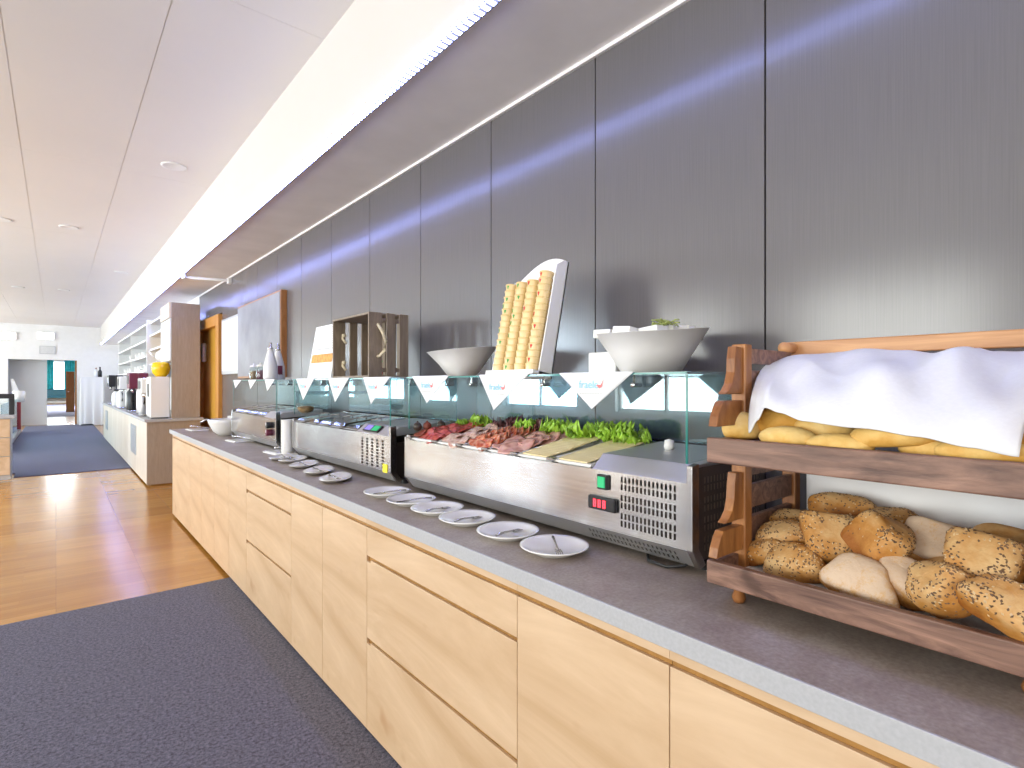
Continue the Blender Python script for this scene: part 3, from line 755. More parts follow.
# ------------------------------------------------------------------ pans
def pan_pt(x):                         # height of the pan rims, rising towards the wall
    return 1.131 + (x - CX0) * .115
def make_pan(y0, y1, label, lid=False, group='food pans in the near display'):
    t = thing('food_pan', (CX0 + .15, (y0 + y1) / 2, pan_pt(CX0 + .15)), label, 'food pan', group)
    xa, xb = CX0 + .004, CX1 - .065
    def P(x, y, dz): return (x, y, pan_pt(x) + dz)
    mb = MB()
    w = .012
    ring = lambda a, dz: [P(xa + a, y0 + .001 + a, dz), P(xb - a, y0 + .001 + a, dz), P(xb - a, y1 - .001 - a, dz), P(xa + a, y1 - .001 - a, dz)]
    v = ring(0, .0) + ring(0, .006) + ring(w, .006) + ring(w + .004, -.025)
    fs = []
    for k in range(3):
        for i in range(4): fs.append((4 * k + i, 4 * k + (i + 1) % 4, 4 * k + 4 + (i + 1) % 4, 4 * k + 4 + i))
    fs.append((12, 13, 14, 15)); mb.add(v, fs)
    build('pan_tub', mb, 'matteporc' if not lid else 'chrome', t, solid=.001)
    mb = MB()
    c = P(CX0, y1, 0); mb.box(c[0] - .008, c[0] + .012, y1 - .016, y1 + .016, c[2] + .002, c[2] + .012)
    build('divider_clip', mb, 'darksteel', t, bevel=.003)
    if lid:
        mb = MB()
        v = [P(xa + .012, y0 + .012, .007), P(xb - .012, y0 + .012, .007), P(xb - .012, y1 - .012, .007), P(xa + .012, y1 - .012, .007),
             P(xa + .03, y0 + .035, .02), P(xb - .03, y0 + .035, .02), P(xb - .03, y1 - .035, .02), P(xa + .03, y1 - .035, .02)]
        mb.add(v, [(0, 1, 2, 3), (4, 5, 6, 7)] + [(i, (i + 1) % 4, 4 + (i + 1) % 4, 4 + i) for i in range(4)])
        ld = build('lid', mb, 'chrome', t, bevel=.003); ORG[ld.name] = ORG[t.name]
        x = CX0 + .16; ym = (y0 + y1) / 2
        mb = MB(); mb.tube([P(x - .03, ym, .02), P(x - .03, ym, .034), P(x + .03, ym, .034), P(x + .03, ym, .02)], .004, 8); build('lid_handle', mb, 'darksteel', ld)
    return t
PY = [2.108, 1.903, 1.727, 1.561, 1.398, 1.219, 1.056]
CON = ['red salami slices', 'pale marbled ham slices', 'orange-red sausage slices', 'rosy pink mortadella slices', 'cheese slices, the one beside the mortadella', 'cheese slices, the one beside the steel cover']
for i in range(6): make_pan(PY[i + 1], PY[i], 'white shallow pan holding ' + CON[i])
n2 = 5
for i in range(n2):
    a = 2.66 + (3.62 - 2.66) * i / n2
    make_pan(a, a + (3.62 - 2.66) / n2, 'lidded steel pan in the middle display, ' + ORD[i] + ' from the control panel', True, 'lidded pans in the middle display')
for i in range(4):
    a = 4.3 + (5.22 - 4.3) * i / 4
    make_pan(a, a + .23, 'lidded steel pan in the far display, ' + ORD[i] + ' from the dark knobs', True, 'lidded pans in the far display')

# slices of meat and cheese, each its own piece
def slice_round(r, th, wav, seed):
    mb = MB(); n = 28; rr = random.Random(seed); ph = rr.uniform(0, 6); vs = []; fs = []
    rings = (0, .5, .8, 1.0)
    for k, q in enumerate(rings):
        for i in range(n):
            a = 2 * PI * i / n; rad = r * q * (1 + .05 * math.sin(3 * a + ph))
            vs.append((rad * math.cos(a), rad * math.sin(a), wav * q * q * (math.sin(2 * a + ph) + .5 * math.sin(5 * a + 2 * ph))))
    for k in range(3):
        for i in range(n): fs.append((k * n + i, k * n + (i + 1) % n, (k + 1) * n + (i + 1) % n, (k + 1) * n + i))
    mb.add(vs, fs, 0, True); return mb
def lay(name, mat, pan, n, r, wav, cat, desc, x0=.035, x1=.27, tilt=.5, heap=.022):
    y0, y1 = PY[pan + 1], PY[pan]; ym = (y0 + y1) / 2; half = (y1 - y0) / 2 - .018 - .6 * r
    rr = random.Random(pan * 11 + 3)
    protos = [build(name, slice_round(r, .002, wav, pan * 5 + k), mat, solid=.0035) for k in range(3)]
    objs = []
    for k in range(n):
        f = k / (n - 1); x = CX0 + x0 + (x1 - x0) * f
        o = protos[k] if k < 3 else dup(protos[k % 3])
        yy = ym + (half * (1 if k % 2 else -1) * .8 + rr.uniform(-.006, .006) if half > .01 else rr.uniform(-.01, .01))
        o.location = (x, yy, pan_pt(x) + heap * (.35 + .65 * math.sin(min(1, f * 1.4 + .15) * PI * .6)))
        o.rotation_euler = (rr.uniform(-.14, .14), -tilt + rr.uniform(-.12, .12), rr.uniform(-3, 3) if tilt < .05 else 0)
        tag(o, '%s, %s from the aisle in its pan in the near display' % (desc, ORD[k]), cat, desc.split(' in ')[0] + 's in the near display')
lay('salami_slice', 'salami', 0, 14, .042, .005, 'salami', 'thin red salami slice', tilt=.45)
lay('ham_slice', 'mort', 1, 14, .046, .006, 'ham', 'pale pink marbled ham slice', tilt=.4)
lay('sausage_slice', 'pepper', 2, 16, .036, .008, 'sausage', 'orange-red sausage slice', tilt=.6, heap=.03)
lay('mortadella_slice', 'ham', 3, 12, .05, .006, 'mortadella', 'rosy pink mortadella slice', tilt=.35)
# cheese: staggered rectangular slices
def cheese_slice():
    mb = MB(); mb.box(-.055, .055, -.06, .06, -.0018, .0018, 0); return mb
for pan in (4, 5):
    y0, y1 = PY[pan + 1], PY[pan]; ym = (y0 + y1) / 2
    p = build('cheese_slice', cheese_slice(), 'cheese', bevel=.001)
    for k in range(12):
        o = p if k == 0 else dup(p)
        x = CX0 + .065 + .0165 * k
        o.location = (x, ym + .004 * math.sin(k * 2.1 + pan), pan_pt(x) + .010 + .0022 * k * (1 if pan == 4 else .6) * .45); o.rotation_euler = (0, -.135, .04 * math.sin(k * 1.7 + pan))
        tag(o, 'thin pale yellow cheese slice, %s from the aisle in the %s cheese pan' % (ORD[k], 'far' if pan == 4 else 'near'), 'cheese', 'cheese slices in the near display')
# brown sausage pieces and dark round garnish at the far end of the near display
pr = build('sausage_slice', slice_round(.03, .004, .002, 71), 'speck', solid=.006)
for k in range(5):
    o = pr if k == 0 else dup(pr); x = CX0 + .045 + .042 * k
    o.location = (x, 2.092 - .01 * (k % 2), pan_pt(x) + .02); o.rotation_euler = (0, -.5, 0)
    tag(o, 'brown-red sausage slice at the far end of the near display, %s from the aisle' % ORD[k], 'sausage', 'brown sausage slices')
for k, (u, v, x, lab) in enumerate(((411, 425, 1.235, 'nearest the aisle'), (424, 425, 1.285, 'the brownish middle one'), (441, 424, 1.36, 'farthest from the aisle'))):
    y, z = atX(u, v, x); y = min(y, 2.118)
    mb = MB(); mb.ball((x, y, z - .004), .020, nu=20, nv=12); mb.lathe([(.0, 0), (.005, 0), (.004, .006), (0, .007)], (x, y, z + .015), 8)
    o = build('fig', mb, 'olive' if k != 1 else 'speck'); tag(o, 'small dark round fruit at the far end of the near display, ' + lab, 'fruit', 'dark round fruits')

# lettuce along the back of the pans
def lettuce(x, y, z, r, seed, mat, label):
    mb = MB(); rr = random.Random(seed)
    for k in range(9):
        a = rr.uniform(0, 6.28); tl = rr.uniform(.1, .9); L_ = r * rr.uniform(.8, 1.15); W = r * rr.uniform(.9, 1.3); ph = rr.uniform(0, 6)
        m4 = Matrix.Translation((x, y, z)) @ Matrix.Rotation(a, 4, 'Z') @ Matrix.Rotation(-tl, 4, 'Y')
        def g(u, v):
            t_ = v * 2 - 1; w = W * (.3 + .7 * math.sin(min(1, u * .8 + .15) * PI * .75))
            e_ = u ** 2 + abs(t_) ** 3
            ruff = .16 * r * e_ * (math.sin(t_ * 11 + u * 9 + ph) + .6 * math.sin(t_ * 23 + u * 15 + ph))
            return tuple(m4 @ Vector((L_ * u, w * t_ * .6, ruff + .25 * r * u * u)))
        mb.grid(g, 12, 17)
    return tag(build('lettuce_head', mb, mat, solid=.0008), label, 'lettuce', 'lettuce along the back of the near display')
for k, (u, v, x, r, mat, lab) in enumerate((
        (480, 424, 1.47, .055, 'lettuce', 'small green lettuce garnish behind the red salami'),
        (462, 427, 1.45, .035, 'lettuce', 'smallest green lettuce sprig, behind the red salami nearest the far glass'),
        (528, 432, 1.47, .06, 'lettuce', 'green frilly lettuce behind the orange-red sausage slices'),
        (556, 433, 1.47, .062, 'lettuce', 'green frilly lettuce behind the pink mortadella'),
        (586, 437, 1.47, .066, 'lettuce', 'green frilly lettuce behind the far cheese pan'),
        (610, 441, 1.475, .062, 'lettuce', 'green frilly lettuce behind the near cheese pan'),
        (630, 442, 1.475, .066, 'lettuce', 'green frilly lettuce at the end nearest the bread rack'),
        (518, 427, 1.50, .055, 'lettucered', 'dark red lettuce leaf cluster behind the orange-red sausage slices'),
        (546, 428, 1.505, .055, 'lettucered', 'dark red lettuce leaf cluster behind the pink mortadella'),
        (505, 428, 1.49, .05, 'lettucered', 'dark red lettuce leaf cluster behind the pale ham'))):
    y, z = atX(u, v, x); lettuce(x, y, max(pan_pt(x) + .012, z - .02), r, 40 + k, mat, lab)

# ------------------------------------------------------------------ napkins hanging over the front edge of the glass tops
def napkin(ul, ur, up, vp, label, logo=True, gap=0.0):
    ya, yb = yAt(ul, CX0), yAt(ur, CX0); yp, zp = atX(up, vp, CX0)
    t = thing('napkin', (CX0, (ya + yb) / 2, ZG), label, 'napkin', 'white napkins on the glass tops')
    xf = CX0 - .004; z0 = ZG + .002
    mb = MB()
    ym = (ya + yb) / 2
    # hanging half
    def hang(u, v):
        y = (ya + (yb - ya) * u) * (1 - v) + yp * v; z = z0 + (zp - z0) * v
        return (xf - .002 * math.sin(u * 3.1) * v - .001, y, z)
    mb.grid(hang, 9, 9)
    # half lying on the glass
    def top(u, v):
        y = (ya + (yb - ya) * u) * (1 - v) + ym * v
        return (xf - .001 + (.005 + .16 * v), y, z0 + .0012 * math.sin(u * 6) * v + .0005)
    mb.grid(top, 9, 9)
    mb.v = [tuple(p) for p in mb.v]
    build('cloth_sheet', mb, 'paper', t, solid=.0012)
    if logo:
        w = abs(ya - yb); s = w * .19
        zc = z0 + (zp - z0) * .43; yc = ym + (yp - ym) * .43
        mb = text_mb('fraele', s * .62, aisle_text(xf - .0048, yc + w * .05, zc)); lo = build('printed_name', mb, 'logo', t)
        mb = MB()
        bx, by, bz = xf - .0050, yc - w * .10, zc
        k = s * .55
        pts = [(0, 0), (-.25, .15), (-.42, .62), (-.5, .95), (-.3, .55), (-.12, .32), (.28, .36), (.42, .30), (.30, .22), (.12, .06)]
        mb.prism([(by + a * k, bz + b_ * k) for a, b_ in pts], 0, bx, bx - .0004); build('printed_bird', mb, 'red', t)
        mb = MB()
        for i in range(9): mb.box(xf - .0050, xf - .0046, by - .03 * w + i * w * .035, by - .03 * w + i * w * .035 + w * .02, zc - s * .32, zc - s * .26)
        build('printed_line', mb, 'greyprint', t)
    return t
napkin(560, 635, 593, 409, 'white printed napkin hanging from the near display, under the big butter bowl')
napkin(480, 530, 495, 410, 'white printed napkin hanging from the near display, under the stacks of portion cups')
napkin(413, 450, 428, 403, 'white printed napkin hanging at the far end of the near display')
napkin(364, 391, 372, 404, 'white printed napkin hanging from the middle display, below the wooden crate')
napkin(329, 350, 336, 402, 'white printed napkin hanging from the middle display, below the menu card')
napkin(297, 315, 304, 400, 'white printed napkin hanging at the far end of the middle display')
napkin(265.5, 275.5, 268, 391, 'small white napkin hanging at the near end of the far display', False)
napkin(249, 257, 251, 389, 'small white napkin in the middle of the far display edge', False)
napkin(234, 242, 236, 388, 'small white napkin hanging at the far end of the far display', False)

# ------------------------------------------------------------------ things on the glass tops
def slant_bowl(x, y, z, rb, rt, h, dh, ang, label, name='bowl'):
    t = thing(name, (x, y, z), label, 'bowl', 'white slanted bowls')
    def fn(p, a, r, zz):
        f = max(0, zz) / h
        return (p[0], p[1], p[2] + dh * f * f * math.cos(a - ang) * (r / rt))
    prof = [(0, 0), (rb, 0), (rb + (rt - rb) * .45, h * .48), (rt - .004, h * .985), (rt, h), (rt - .006, h), (rb + (rt - rb) * .42, h * .5), (rb - .008, .012), (0, .012)]
    mb = MB(); mb.lathe(prof, (x, y, z), 48, fn=fn); build('bowl_body', mb, 'matteporc', t, bevel=0)
    return t
ZT = ZG + .003
bx, by = 1.385, .985
slant_bowl(bx, by, ZT, .088, .172, .128, .016, 0.25, 'big white slanted bowl full of butter packets on the near display')
slant_bowl(1.385, 1.985, ZT, .062, .158, .118, .014, -.5, 'white empty slanted bowl beside the stacks of portion cups')
rr = random.Random(5)
spots = [(1.29, 1.075, .10), (1.27, .985, .05), (1.34, 1.03, .2), (1.31, .92, .1), (1.40, 1.06, .3), (1.43, 1.0, .0), (1.38, .93, .4), (1.46, .92, .2), (1.34, .97, -.2), (1.47, .985, 1.0)]
bl = ['nearest the aisle at the far side', 'in the middle of the aisle side', 'behind the front ones', 'at the bread rack side', 'at the far rim', 'in the centre', 'beside the herbs', 'at the rear, towards the bread rack', 'lying lower between the others', 'at the very back rim']
pb = None
for k, (x, y, rz) in enumerate(spots):
    if pb is None:
        mb = MB(); mb.box(-.034, .034, -.03, .03, 0, .026); mb2 = mb
        pb = build('butter_packet', mb, 'butter', bevel=.003); o = pb
    else: o = dup(pb)
    o.location = (x, y, ZT + .104 + (.012 if k in (5, 6, 7) else 0) + (.016 if k == 9 else 0)); o.rotation_euler = (rr.uniform(-.12, .12), rr.uniform(-.15, .1), rz)
    tag(o, 'white butter packet in the big slanted bowl, ' + bl[k], 'butter', 'butter packets in the bowl')
mb = MB()
for k in range(40):
    a = rr.uniform(0, 6.28); q = rr.uniform(0, .035); L_ = rr.uniform(.012, .03); t_ = rr.uniform(0, 6.28)
    p = Vector((1.345 + q * math.cos(a), .91 + q * math.sin(a), ZT + .134 + rr.uniform(-.004, .012)))
    mb.tube([p, p + Vector((math.cos(t_) * L_ * .5, math.sin(t_) * L_ * .5, .006)), p + Vector((math.cos(t_) * L_, math.sin(t_) * L_, rr.uniform(-.004, .008)))], .0022, 5)
tag(build('herb_sprig', mb, 'herb'), 'green herbs lying on the butter packets in the big bowl', 'herbs')
mb = MB(); mb.box(1.36, 1.55, 1.10, 1.215, ZT, ZT + .07); tag(build('box', mb, 'white', bevel=.003), 'plain white box half hidden behind the big butter bowl', 'box')

# dispenser with four stacks of portion cups, leaning back
LEAN = math.radians(11.8)
dx, dy0, dy1 = 1.262, 1.385, 1.655
dt = thing('cup_dispenser', (dx, (dy0 + dy1) / 2, ZT), 'white round-topped dispenser holding four leaning stacks of portion cups', 'dispenser')
T4 = Matrix.Translation((dx + .012, 0, ZT)) @ Matrix.Rotation(LEAN, 4, 'Y')      # local x = depth, z = up the lean
hgt = .468
def arch(n=16):
    p = [(dy0, 0.0), (dy1, 0.0), (dy1, hgt - .075)]
    for i in range(1, n): 
        a = i / n; y = dy1 + (dy0 - dy1) * a
        p.append((y, hgt - .075 + .075 * math.sin(PI * (a * .78))))
    p.append((dy0, hgt - .075 + .075 * math.sin(PI * .78)))
    return p
mb = MB(); mb.prism(arch(), 0, .076, .084); mb.xf(T4); build('back_panel', mb, 'porcelain', dt, bevel=.001)
for y in (dy0, dy1 - .006):
    top = hgt - .075 + (.075 * math.sin(PI * .78) if y == dy0 else 0)
    mb = MB(); mb.prism([(.016, 0), (.084, 0), (.084, top), (.06, top), (.024, top - .03 if y == dy0 else top - .05)], 1, y, y + .006); mb.xf(T4); build('side_panel', mb, 'porcelain', dt, bevel=.001)
mb = MB(); mb.box(-.012, .084, dy0, dy1, -.0, .016); mb.xf(T4)
mb.v = [(x, y, max(z, ZT + .0005)) for x, y, z in mb.v]
build('front_ledge', mb, 'porcelain', dt, bevel=.002)
cm = MB(); cm.lathe([(0, 0), (.0225, 0), (.0255, .018), (.0275, .0195), (.0275, .0225), (0, .0225)], (0, 0, 0), 24, smooth=False)
cupp = None
stack_tops = (14, 14, 14, 15); names_ = ('leftmost', 'second', 'third', 'rightmost')
pitch = .0245
cr = random.Random(3); CUPS = []
for s_ in range(4):
    y = dy1 - .043 - s_ * .0625
    for k in range(stack_tops[s_]):
        if cupp is None:
            cupp = thing('portion_cup', (0, 0, 0), 'x', 'portion cup'); 
            build('cup_body', cm, 'cup', cupp)
            mb = MB(); mb.lathe([(0, .0225), (.0277, .0225), (.0277, .0236), (0, .0236)], (0, 0, 0), 24, smooth=False); build('foil_lid', mb, 'cuplid', cupp)
            o = cupp
        else: o = dup(cupp)
        W = T4 @ Matrix.Translation((.018, y, .017 + pitch * k)) @ Matrix.Rotation(cr.uniform(0, 6), 4, 'Z')
        o.matrix_world = W
        tag(o, 'cream portion cup, %s from the bottom of the %s stack in the white dispenser' % (ORD[k] if k < 16 else 'topmost', names_[s_]), 'portion cup', 'portion cups in the white dispenser')
        CUPS.append((o, W, y, k, s_))
for o, W, y, k, s_ in CUPS:                # printed fruit on some cups, facing the aisle
    if cr.random() < .42:
        pr_ = MB(); yy = cr.uniform(-.5, .5)
        pr_.prism([(-.0055, .006), (0, -.006), (.0055, .006), (.002, .0085), (-.002, .0085)], 0, -.0012, .0008)
        pr_.xf(W.inverted() @ T4 @ Matrix.Translation((.018, y, .017 + pitch * k)) @ Matrix.Rotation(yy, 4, 'Z') @ Matrix.Translation((-.0243, 0, .0095)))
        pc = build('fruit_print', pr_, 'leafp' if s_ < 2 else 'strawb', None); pc.parent = o

# wooden crate on its long side, opening to the aisle
kx0, kx1, ky0, ky1, kz0, kz1 = 1.245, 1.478, 2.63, 3.115, ZT, 1.752
ct = thing('wooden_crate', (kx0, (ky0 + ky1) / 2, kz0), 'grey-brown wooden slatted crate standing on its side on the middle display', 'crate')
th = .012
for a, b_ in ((kx0, 1.320), (1.348, 1.396), (1.424, kx1)):      # end planks, one set at each end
    for ya in (ky0, ky1 - th):
        mb = MB(); mb.box(a, b_, ya, ya + th, kz0 + .0, kz1); build('end_plank', mb, 'crate', ct, bevel=.0015)
for za in (kz0 + .0005, kz1 - th):
    mb = MB(); mb.box(kx0, kx1, ky0 + th, ky1 - th, za, za + th - .001); build('side_board', mb, 'crate', ct, bevel=.0015)
n = 4; w = (ky1 - ky0 - 2 * th) / n
for i in range(n):
    a = ky0 + th + i * w
    mb = MB(); mb.box(kx1 - th, kx1 - .001, a + .014, a + w - .014, kz0 + th, kz1 - th); build('back_slat', mb, 'crate', ct, bevel=.0015)
for z in (kz0 + .03, kz1 - .05):
    mb = MB(); mb.box(kx0 + .02, kx1 - .012, ky0 + th, ky0 + th + .012, z, z + .022); build('cross_bar', mb, 'crate', ct, bevel=.0015)
y = ky0 - .006; zc = (kz0 + kz1) / 2 + .02
mb = MB(); mb.tube([(kx0 + .055, y + .012, zc + .09), (kx0 + .048, y - .004, zc + .085), (kx0 + .062, y - .02, zc + .05), (kx0 + .082, y - .026, zc), (kx0 + .075, y - .02, zc - .05), (kx0 + .055, y - .006, zc - .078), (kx0 + .05, y + .012, zc - .08)], .0085, 10); r = build('rope_handle', mb, 'rope', ct); r['label'] = 'pale rope handle'
y = ky1 - th
for z in (zc + .06, zc - .10):
    mb = MB(); mb.ball((kx0 + .06, y - .012, z), .013, fn=lambda p: p + .25 * noise.noise_vector(p * 3)); mb.tube([(kx0 + .06, y, z), (kx0 + .05, y - .02, z - .02), (kx0 + .065, y - .03, z - .045)], .008, 8)
    r = build('rope_knot', mb, 'rope', ct); r['label'] = 'pale rope knot'
mb = MB(); mb.lathe([(0, 0), (.02, 0), (.024, .02), (.018, .045), (0, .05)], (1.345, 2.72, kz0 + .013), 14)
t = tag(build('fruit', mb, 'strawb'), 'small red fruit seen through the slats of the wooden crate', 'fruit')
mb = MB()
for k in range(6):
    a = k * 1.05; mb.prism([(-.006, 0), (.006, 0), (.002, .04), (-.002, .04)], 1, -.001, .001)
    for q in range(len(mb.v) - 8, len(mb.v)):
        p = Matrix.Rotation(a, 4, 'Z') @ Matrix.Rotation(.6, 4, 'Y') @ Vector(mb.v[q]); mb.v[q] = (p.x + 1.345, p.y + 2.72, p.z + kz0 + .06)
lf = build('leaf_top', mb, 'leafp', t, local=True)

# menu card leaning back
my0, my1 = yAt(331, 1.27), yAt(308, 1.27)
t = thing('menu_card', (1.27, (my0 + my1) / 2, ZT), 'pale leaning menu card with an orange picture beside the wooden crate', 'card')
T5 = Matrix.Translation((1.27, 0, ZT + .002)) @ Matrix.Rotation(.17, 4, 'Y')
mb = MB(); mb.box(-.004, .004, my0, my1, 0, .345); mb.xf(T5); build('card_board', mb, 'paper', t, bevel=.001)
mb = MB(); mb.box(-.0046, -.0041, my0 + .02, my1 - .02, .1, .155); mb.xf(T5); pc = build('printed_picture', mb, 'orangeprint', t)
mb = MB(); mb.box(-.0046, -.0041, my0 + .05, my1 - .05, .185, .192); mb.box(-.0046, -.0041, my0 + .07, my1 - .07, .175, .179)
for k in range(9): mb.box(-.0046, -.0041, my0 + .03 + .01 * (k % 3), my1 - .04 - .015 * ((k * 2) % 5), .205 + .015 * k, .2075 + .015 * k)
mb.xf(T5); build('printed_lines', mb, 'greyprint', t)
mb = MB(); mb.prism([(.0, 0), (.11, .0), (.058, .30), (.050, .30), (.10, .006), (0, .006)], 1, (my0 + my1) / 2 - .03, (my0 + my1) / 2 + .03)
mb.v = [(x + 1.275, y, z + ZT) for x, y, z in mb.v]; build('easel_back', mb, 'white', t)

# bottles and small jars on the far display
for k, (x, u, lab, m_) in enumerate(((1.30, 270.5, 'white conical bottle with steel spout on the far display, the nearer aisle one', 'milk'), (1.40, 278, 'white conical bottle with a dark label behind the other one on the far display', 'milk'))):
    y = yAt(u, x)
    t = thing('carafe', (x, y, ZT), lab, 'bottle', 'white conical bottles')
    mb = MB(); mb.lathe([(0, 0), (.052, 0), (.055, .02), (.052, .11), (.030, .20), (.020, .235), (.020, .245), (0, .245)], (x, y, ZT), 28); build('bottle_body', mb, m_, t)
    mb = MB(); mb.lathe([(.021, 0), (.021, .012), (.012, .018), (.011, .05), (.006, .055), (0, .055)], (x, y, ZT + .24), 18); build('pour_spout', mb, 'chrome', t)
    if k == 1:
        mb = MB(); mb.grid(lambda u_, v_: (x + .0535 * math.cos(3.2 + 1.9 * u_), y + .0535 * math.sin(3.2 + 1.9 * u_), ZT + .03 + .085 * v_), 14, 4); build('paper_label', mb, 'maroon', t, solid=.0012)
for k, (u, lab, m_) in enumerate(((254, 'small glass jar with dark contents, the one farther from the white bottles', 'granola'), (261, 'small glass jar with reddish contents beside the white bottles', 'maroon'))):
    x = 1.30; y = yAt(u, x)
    t = thing('jar', (x, y, ZT), lab, 'jar', 'small jars on the far display')
    mb = MB(); mb.lathe([(0, 0), (.038, 0), (.040, .01), (.040, .09), (.032, .105), (.032, .11), (.030, .11), (.030, .104), (.037, .088), (.037, .006), (0, .006)], (x, y, ZT), 24); build('jar_glass', mb, 'jarglass', t)
    mb = MB(); mb.lathe([(0, .007), (.0362, .007), (.0362, .078), (0, .08)], (x, y, ZT), 20); build('contents', mb, m_, t)
    mb = MB(); mb.lathe([(.034, 0), (.034, .014), (.012, .02), (.010, .032), (0, .034)], (x, y, ZT + .109), 20); build('lid', mb, 'porcelain', t)

# glass goblet of muesli inside the far end of the middle display
x, y = 1.245, 3.56
z0 = 1.146
t = thing('glass_bowl', (x, y, z0), 'stemmed glass bowl of brown muesli in the far end of the middle display', 'bowl')
mb = MB(); mb.lathe([(0, 0), (.04, 0), (.04, .004), (.008, .01), (.008, .025), (.045, .045), (.058, .075), (.056, .105), (.054, .105), (.055, .076), (.043, .048), (0, .032)], (x, y, z0), 28); build('bowl_glass', mb, 'jarglass', t)
mb = MB(); mb.lathe([(0, .034), (.042, .05), (.0535, .074), (.03, .084), (0, .086)], (x, y, z0), 24); build('contents', mb, 'granola', t)

# ------------------------------------------------------------------ plates with forks along the worktop
ZW = .9005
def plate_mb(r=.098, h=.020):
    mb = MB(); mb.lathe([(0, .003), (r * .55, .003), (r * .58, 0), (r * .62, .0), (r * .66, .004), (r * .9, h * .72), (r, h), (r - .001, h + .002), (r * .985, h + .0024), (r * .88, h * .9), (r * .64, .0075), (0, .0065)], (0, 0, 0), 48); return mb
def fork_mb():
    mb = MB()
    mb.tube([(-.075, 0, .001), (-.03, 0, .004), (.01, 0, .003), (.02, 0, .002)], .003, 8, rs=[.0045, .003, .0025, .004])
    mb.prism([(.018, -.008), (.035, -.0105), (.035, .0105), (.018, .008)], 2, .0005, .0025)
    for q in (-.0085, -.0028, .0028, .0085): mb.prism([(.034, q - .0019), (.064, q - .0012), (.064, q + .0012), (.034, q + .0019)], 2, .0008, .0024)
    return mb
plates = [(556, 547, 1), (509, 532, 1), (467, 519, 1), (438, 509, 1), (408, 501, 1), (391, 492, 1)]
PP = None; FK = None
plab = ['nearest the bread rack', 'second from the bread rack', 'third from the bread rack', 'fourth from the bread rack, below the far meats', 'fifth from the bread rack', 'farthest of the row of six']
for k, (u, v, s_) in enumerate(plates):
    x, y = atZ(u, v, ZW + .012); x = 1.075
    if PP is None: PP = build('plate', plate_mb(), 'porcelain'); o = PP
    else: o = dup(PP)
    o.location = (x, y, ZW); tag(o, 'white round plate with a fork, ' + plab[k], 'plate', 'white plates along the near display')
    if FK is None: FK = build('fork', fork_mb(), 'darksteel'); f = FK
    else: f = dup(FK)
    ang = (-2.2, .3, .25, .35, 2.6, 2.5)[k]
    f.location = (x + .005, y - .005, ZW + .0125); f.rotation_euler = (0, .10, ang)
    tag(f, 'steel fork lying on the white plate ' + plab[k], 'fork', 'forks on the plates')
ow = None
def leaf_dish():
    mb = MB(); mb.lathe([(0, .003), (.06, .002), (.066, .0), (.10, .014), (.104, .017), (.10, .0185), (.066, .007), (0, .0065)], (0, 0, 0), 44)
    mb.v = [(p[0] * .72, p[1] * (1.12 + .10 * abs(p[1]) / .1), p[2] + max(0, abs(p[1]) - .06) * .12) for p in mb.v]
    return mb
for k, (u, v, rz) in enumerate(((336, 478, -.62), (319, 470.5, -.62), (304, 464.5, -.66), (293, 459.5, -.7), (284, 457, -.8))):
    x, y = atZ(u, v, ZW + .012)
    if ow is None: ow = build('dish', leaf_dish(), 'porcelain'); o = ow
    else: o = dup(ow)
    o.location = (x, y, ZW); o.rotation_euler = (0, 0, rz)
    tag(o, 'long white dish along the middle display, %s from the near end of the row' % ORD[k], 'dish', 'long white dishes along the middle display')
    f = dup(FK); f.location = (x, y, ZW + .0125); f.rotation_euler = (0, .06, rz - .9)
    tag(f, 'small steel fork on the long white dish, %s from the near end of the row' % ORD[k], 'fork', 'forks on the long dishes')
def tongs_mb():
    mb = MB()
    for s_ in (-1, 1):
        mb.tube([(-.07, 0, .03), (-.05, s_ * .012, .03), (.02, s_ * .022, .018), (.06, s_ * .012, .008), (.085, s_ * .016, .004)], .004, 8, rs=[.006, .004, .004, .005, .009])
    mb.tube([(-.08, 0, .03), (-.06, 0, .03)], .008, 8)
    return mb
TG = None
for k, (u, v, lab) in enumerate(((240, 440.5, 'before the far display'), (197, 429.5, 'at the far end of the counter'), (281, 452, 'beside the stacked small bowls'))):
    x, y = atZ(u, v, ZW + .006)
    mb = MB(); mb.box(-.08, .08, -.11, .11, 0, .008); mb.box(-.07, .07, -.1, .1, .008, .012)
    o = build('tray', mb, 'porcelain', bevel=.004); o.location = (x, y, ZW); o.rotation_euler = (0, 0, .1); tag(o, 'small flat white tray %s' % lab, 'tray', 'small white trays')
    if TG is None: TG = build('tongs', tongs_mb(), 'chrome'); f = TG
    else: f = dup(TG)
    f.location = (x + .01, y - .04, ZW + .0155); f.rotation_euler = (0, 0, -.6 + .5 * k); tag(f, 'steel serving tongs on the small flat white tray %s' % lab, 'tongs', 'serving tongs on small trays')

# tall stack of small white bowls
x, y = atZ(283.5, 456, ZW); x += .035; y += .03
cb = None
for k in range(11):
    if cb is None:
        mb = MB(); mb.lathe([(0, 0), (.034, 0), (.036, .004), (.0415, .035), (.042, .038), (.040, .038), (.034, .008), (0, .006)], (0, 0, 0), 32); cb = build('small_bowl', mb, 'porcelain'); o = cb
    else: o = dup(cb)
    o.location = (x, y, ZW + .0198 * k)
    tag(o, 'small white bowl, %s from the bottom of the tall stack by the middle display' % ORD[k], 'bowl', 'tall stack of small white bowls')
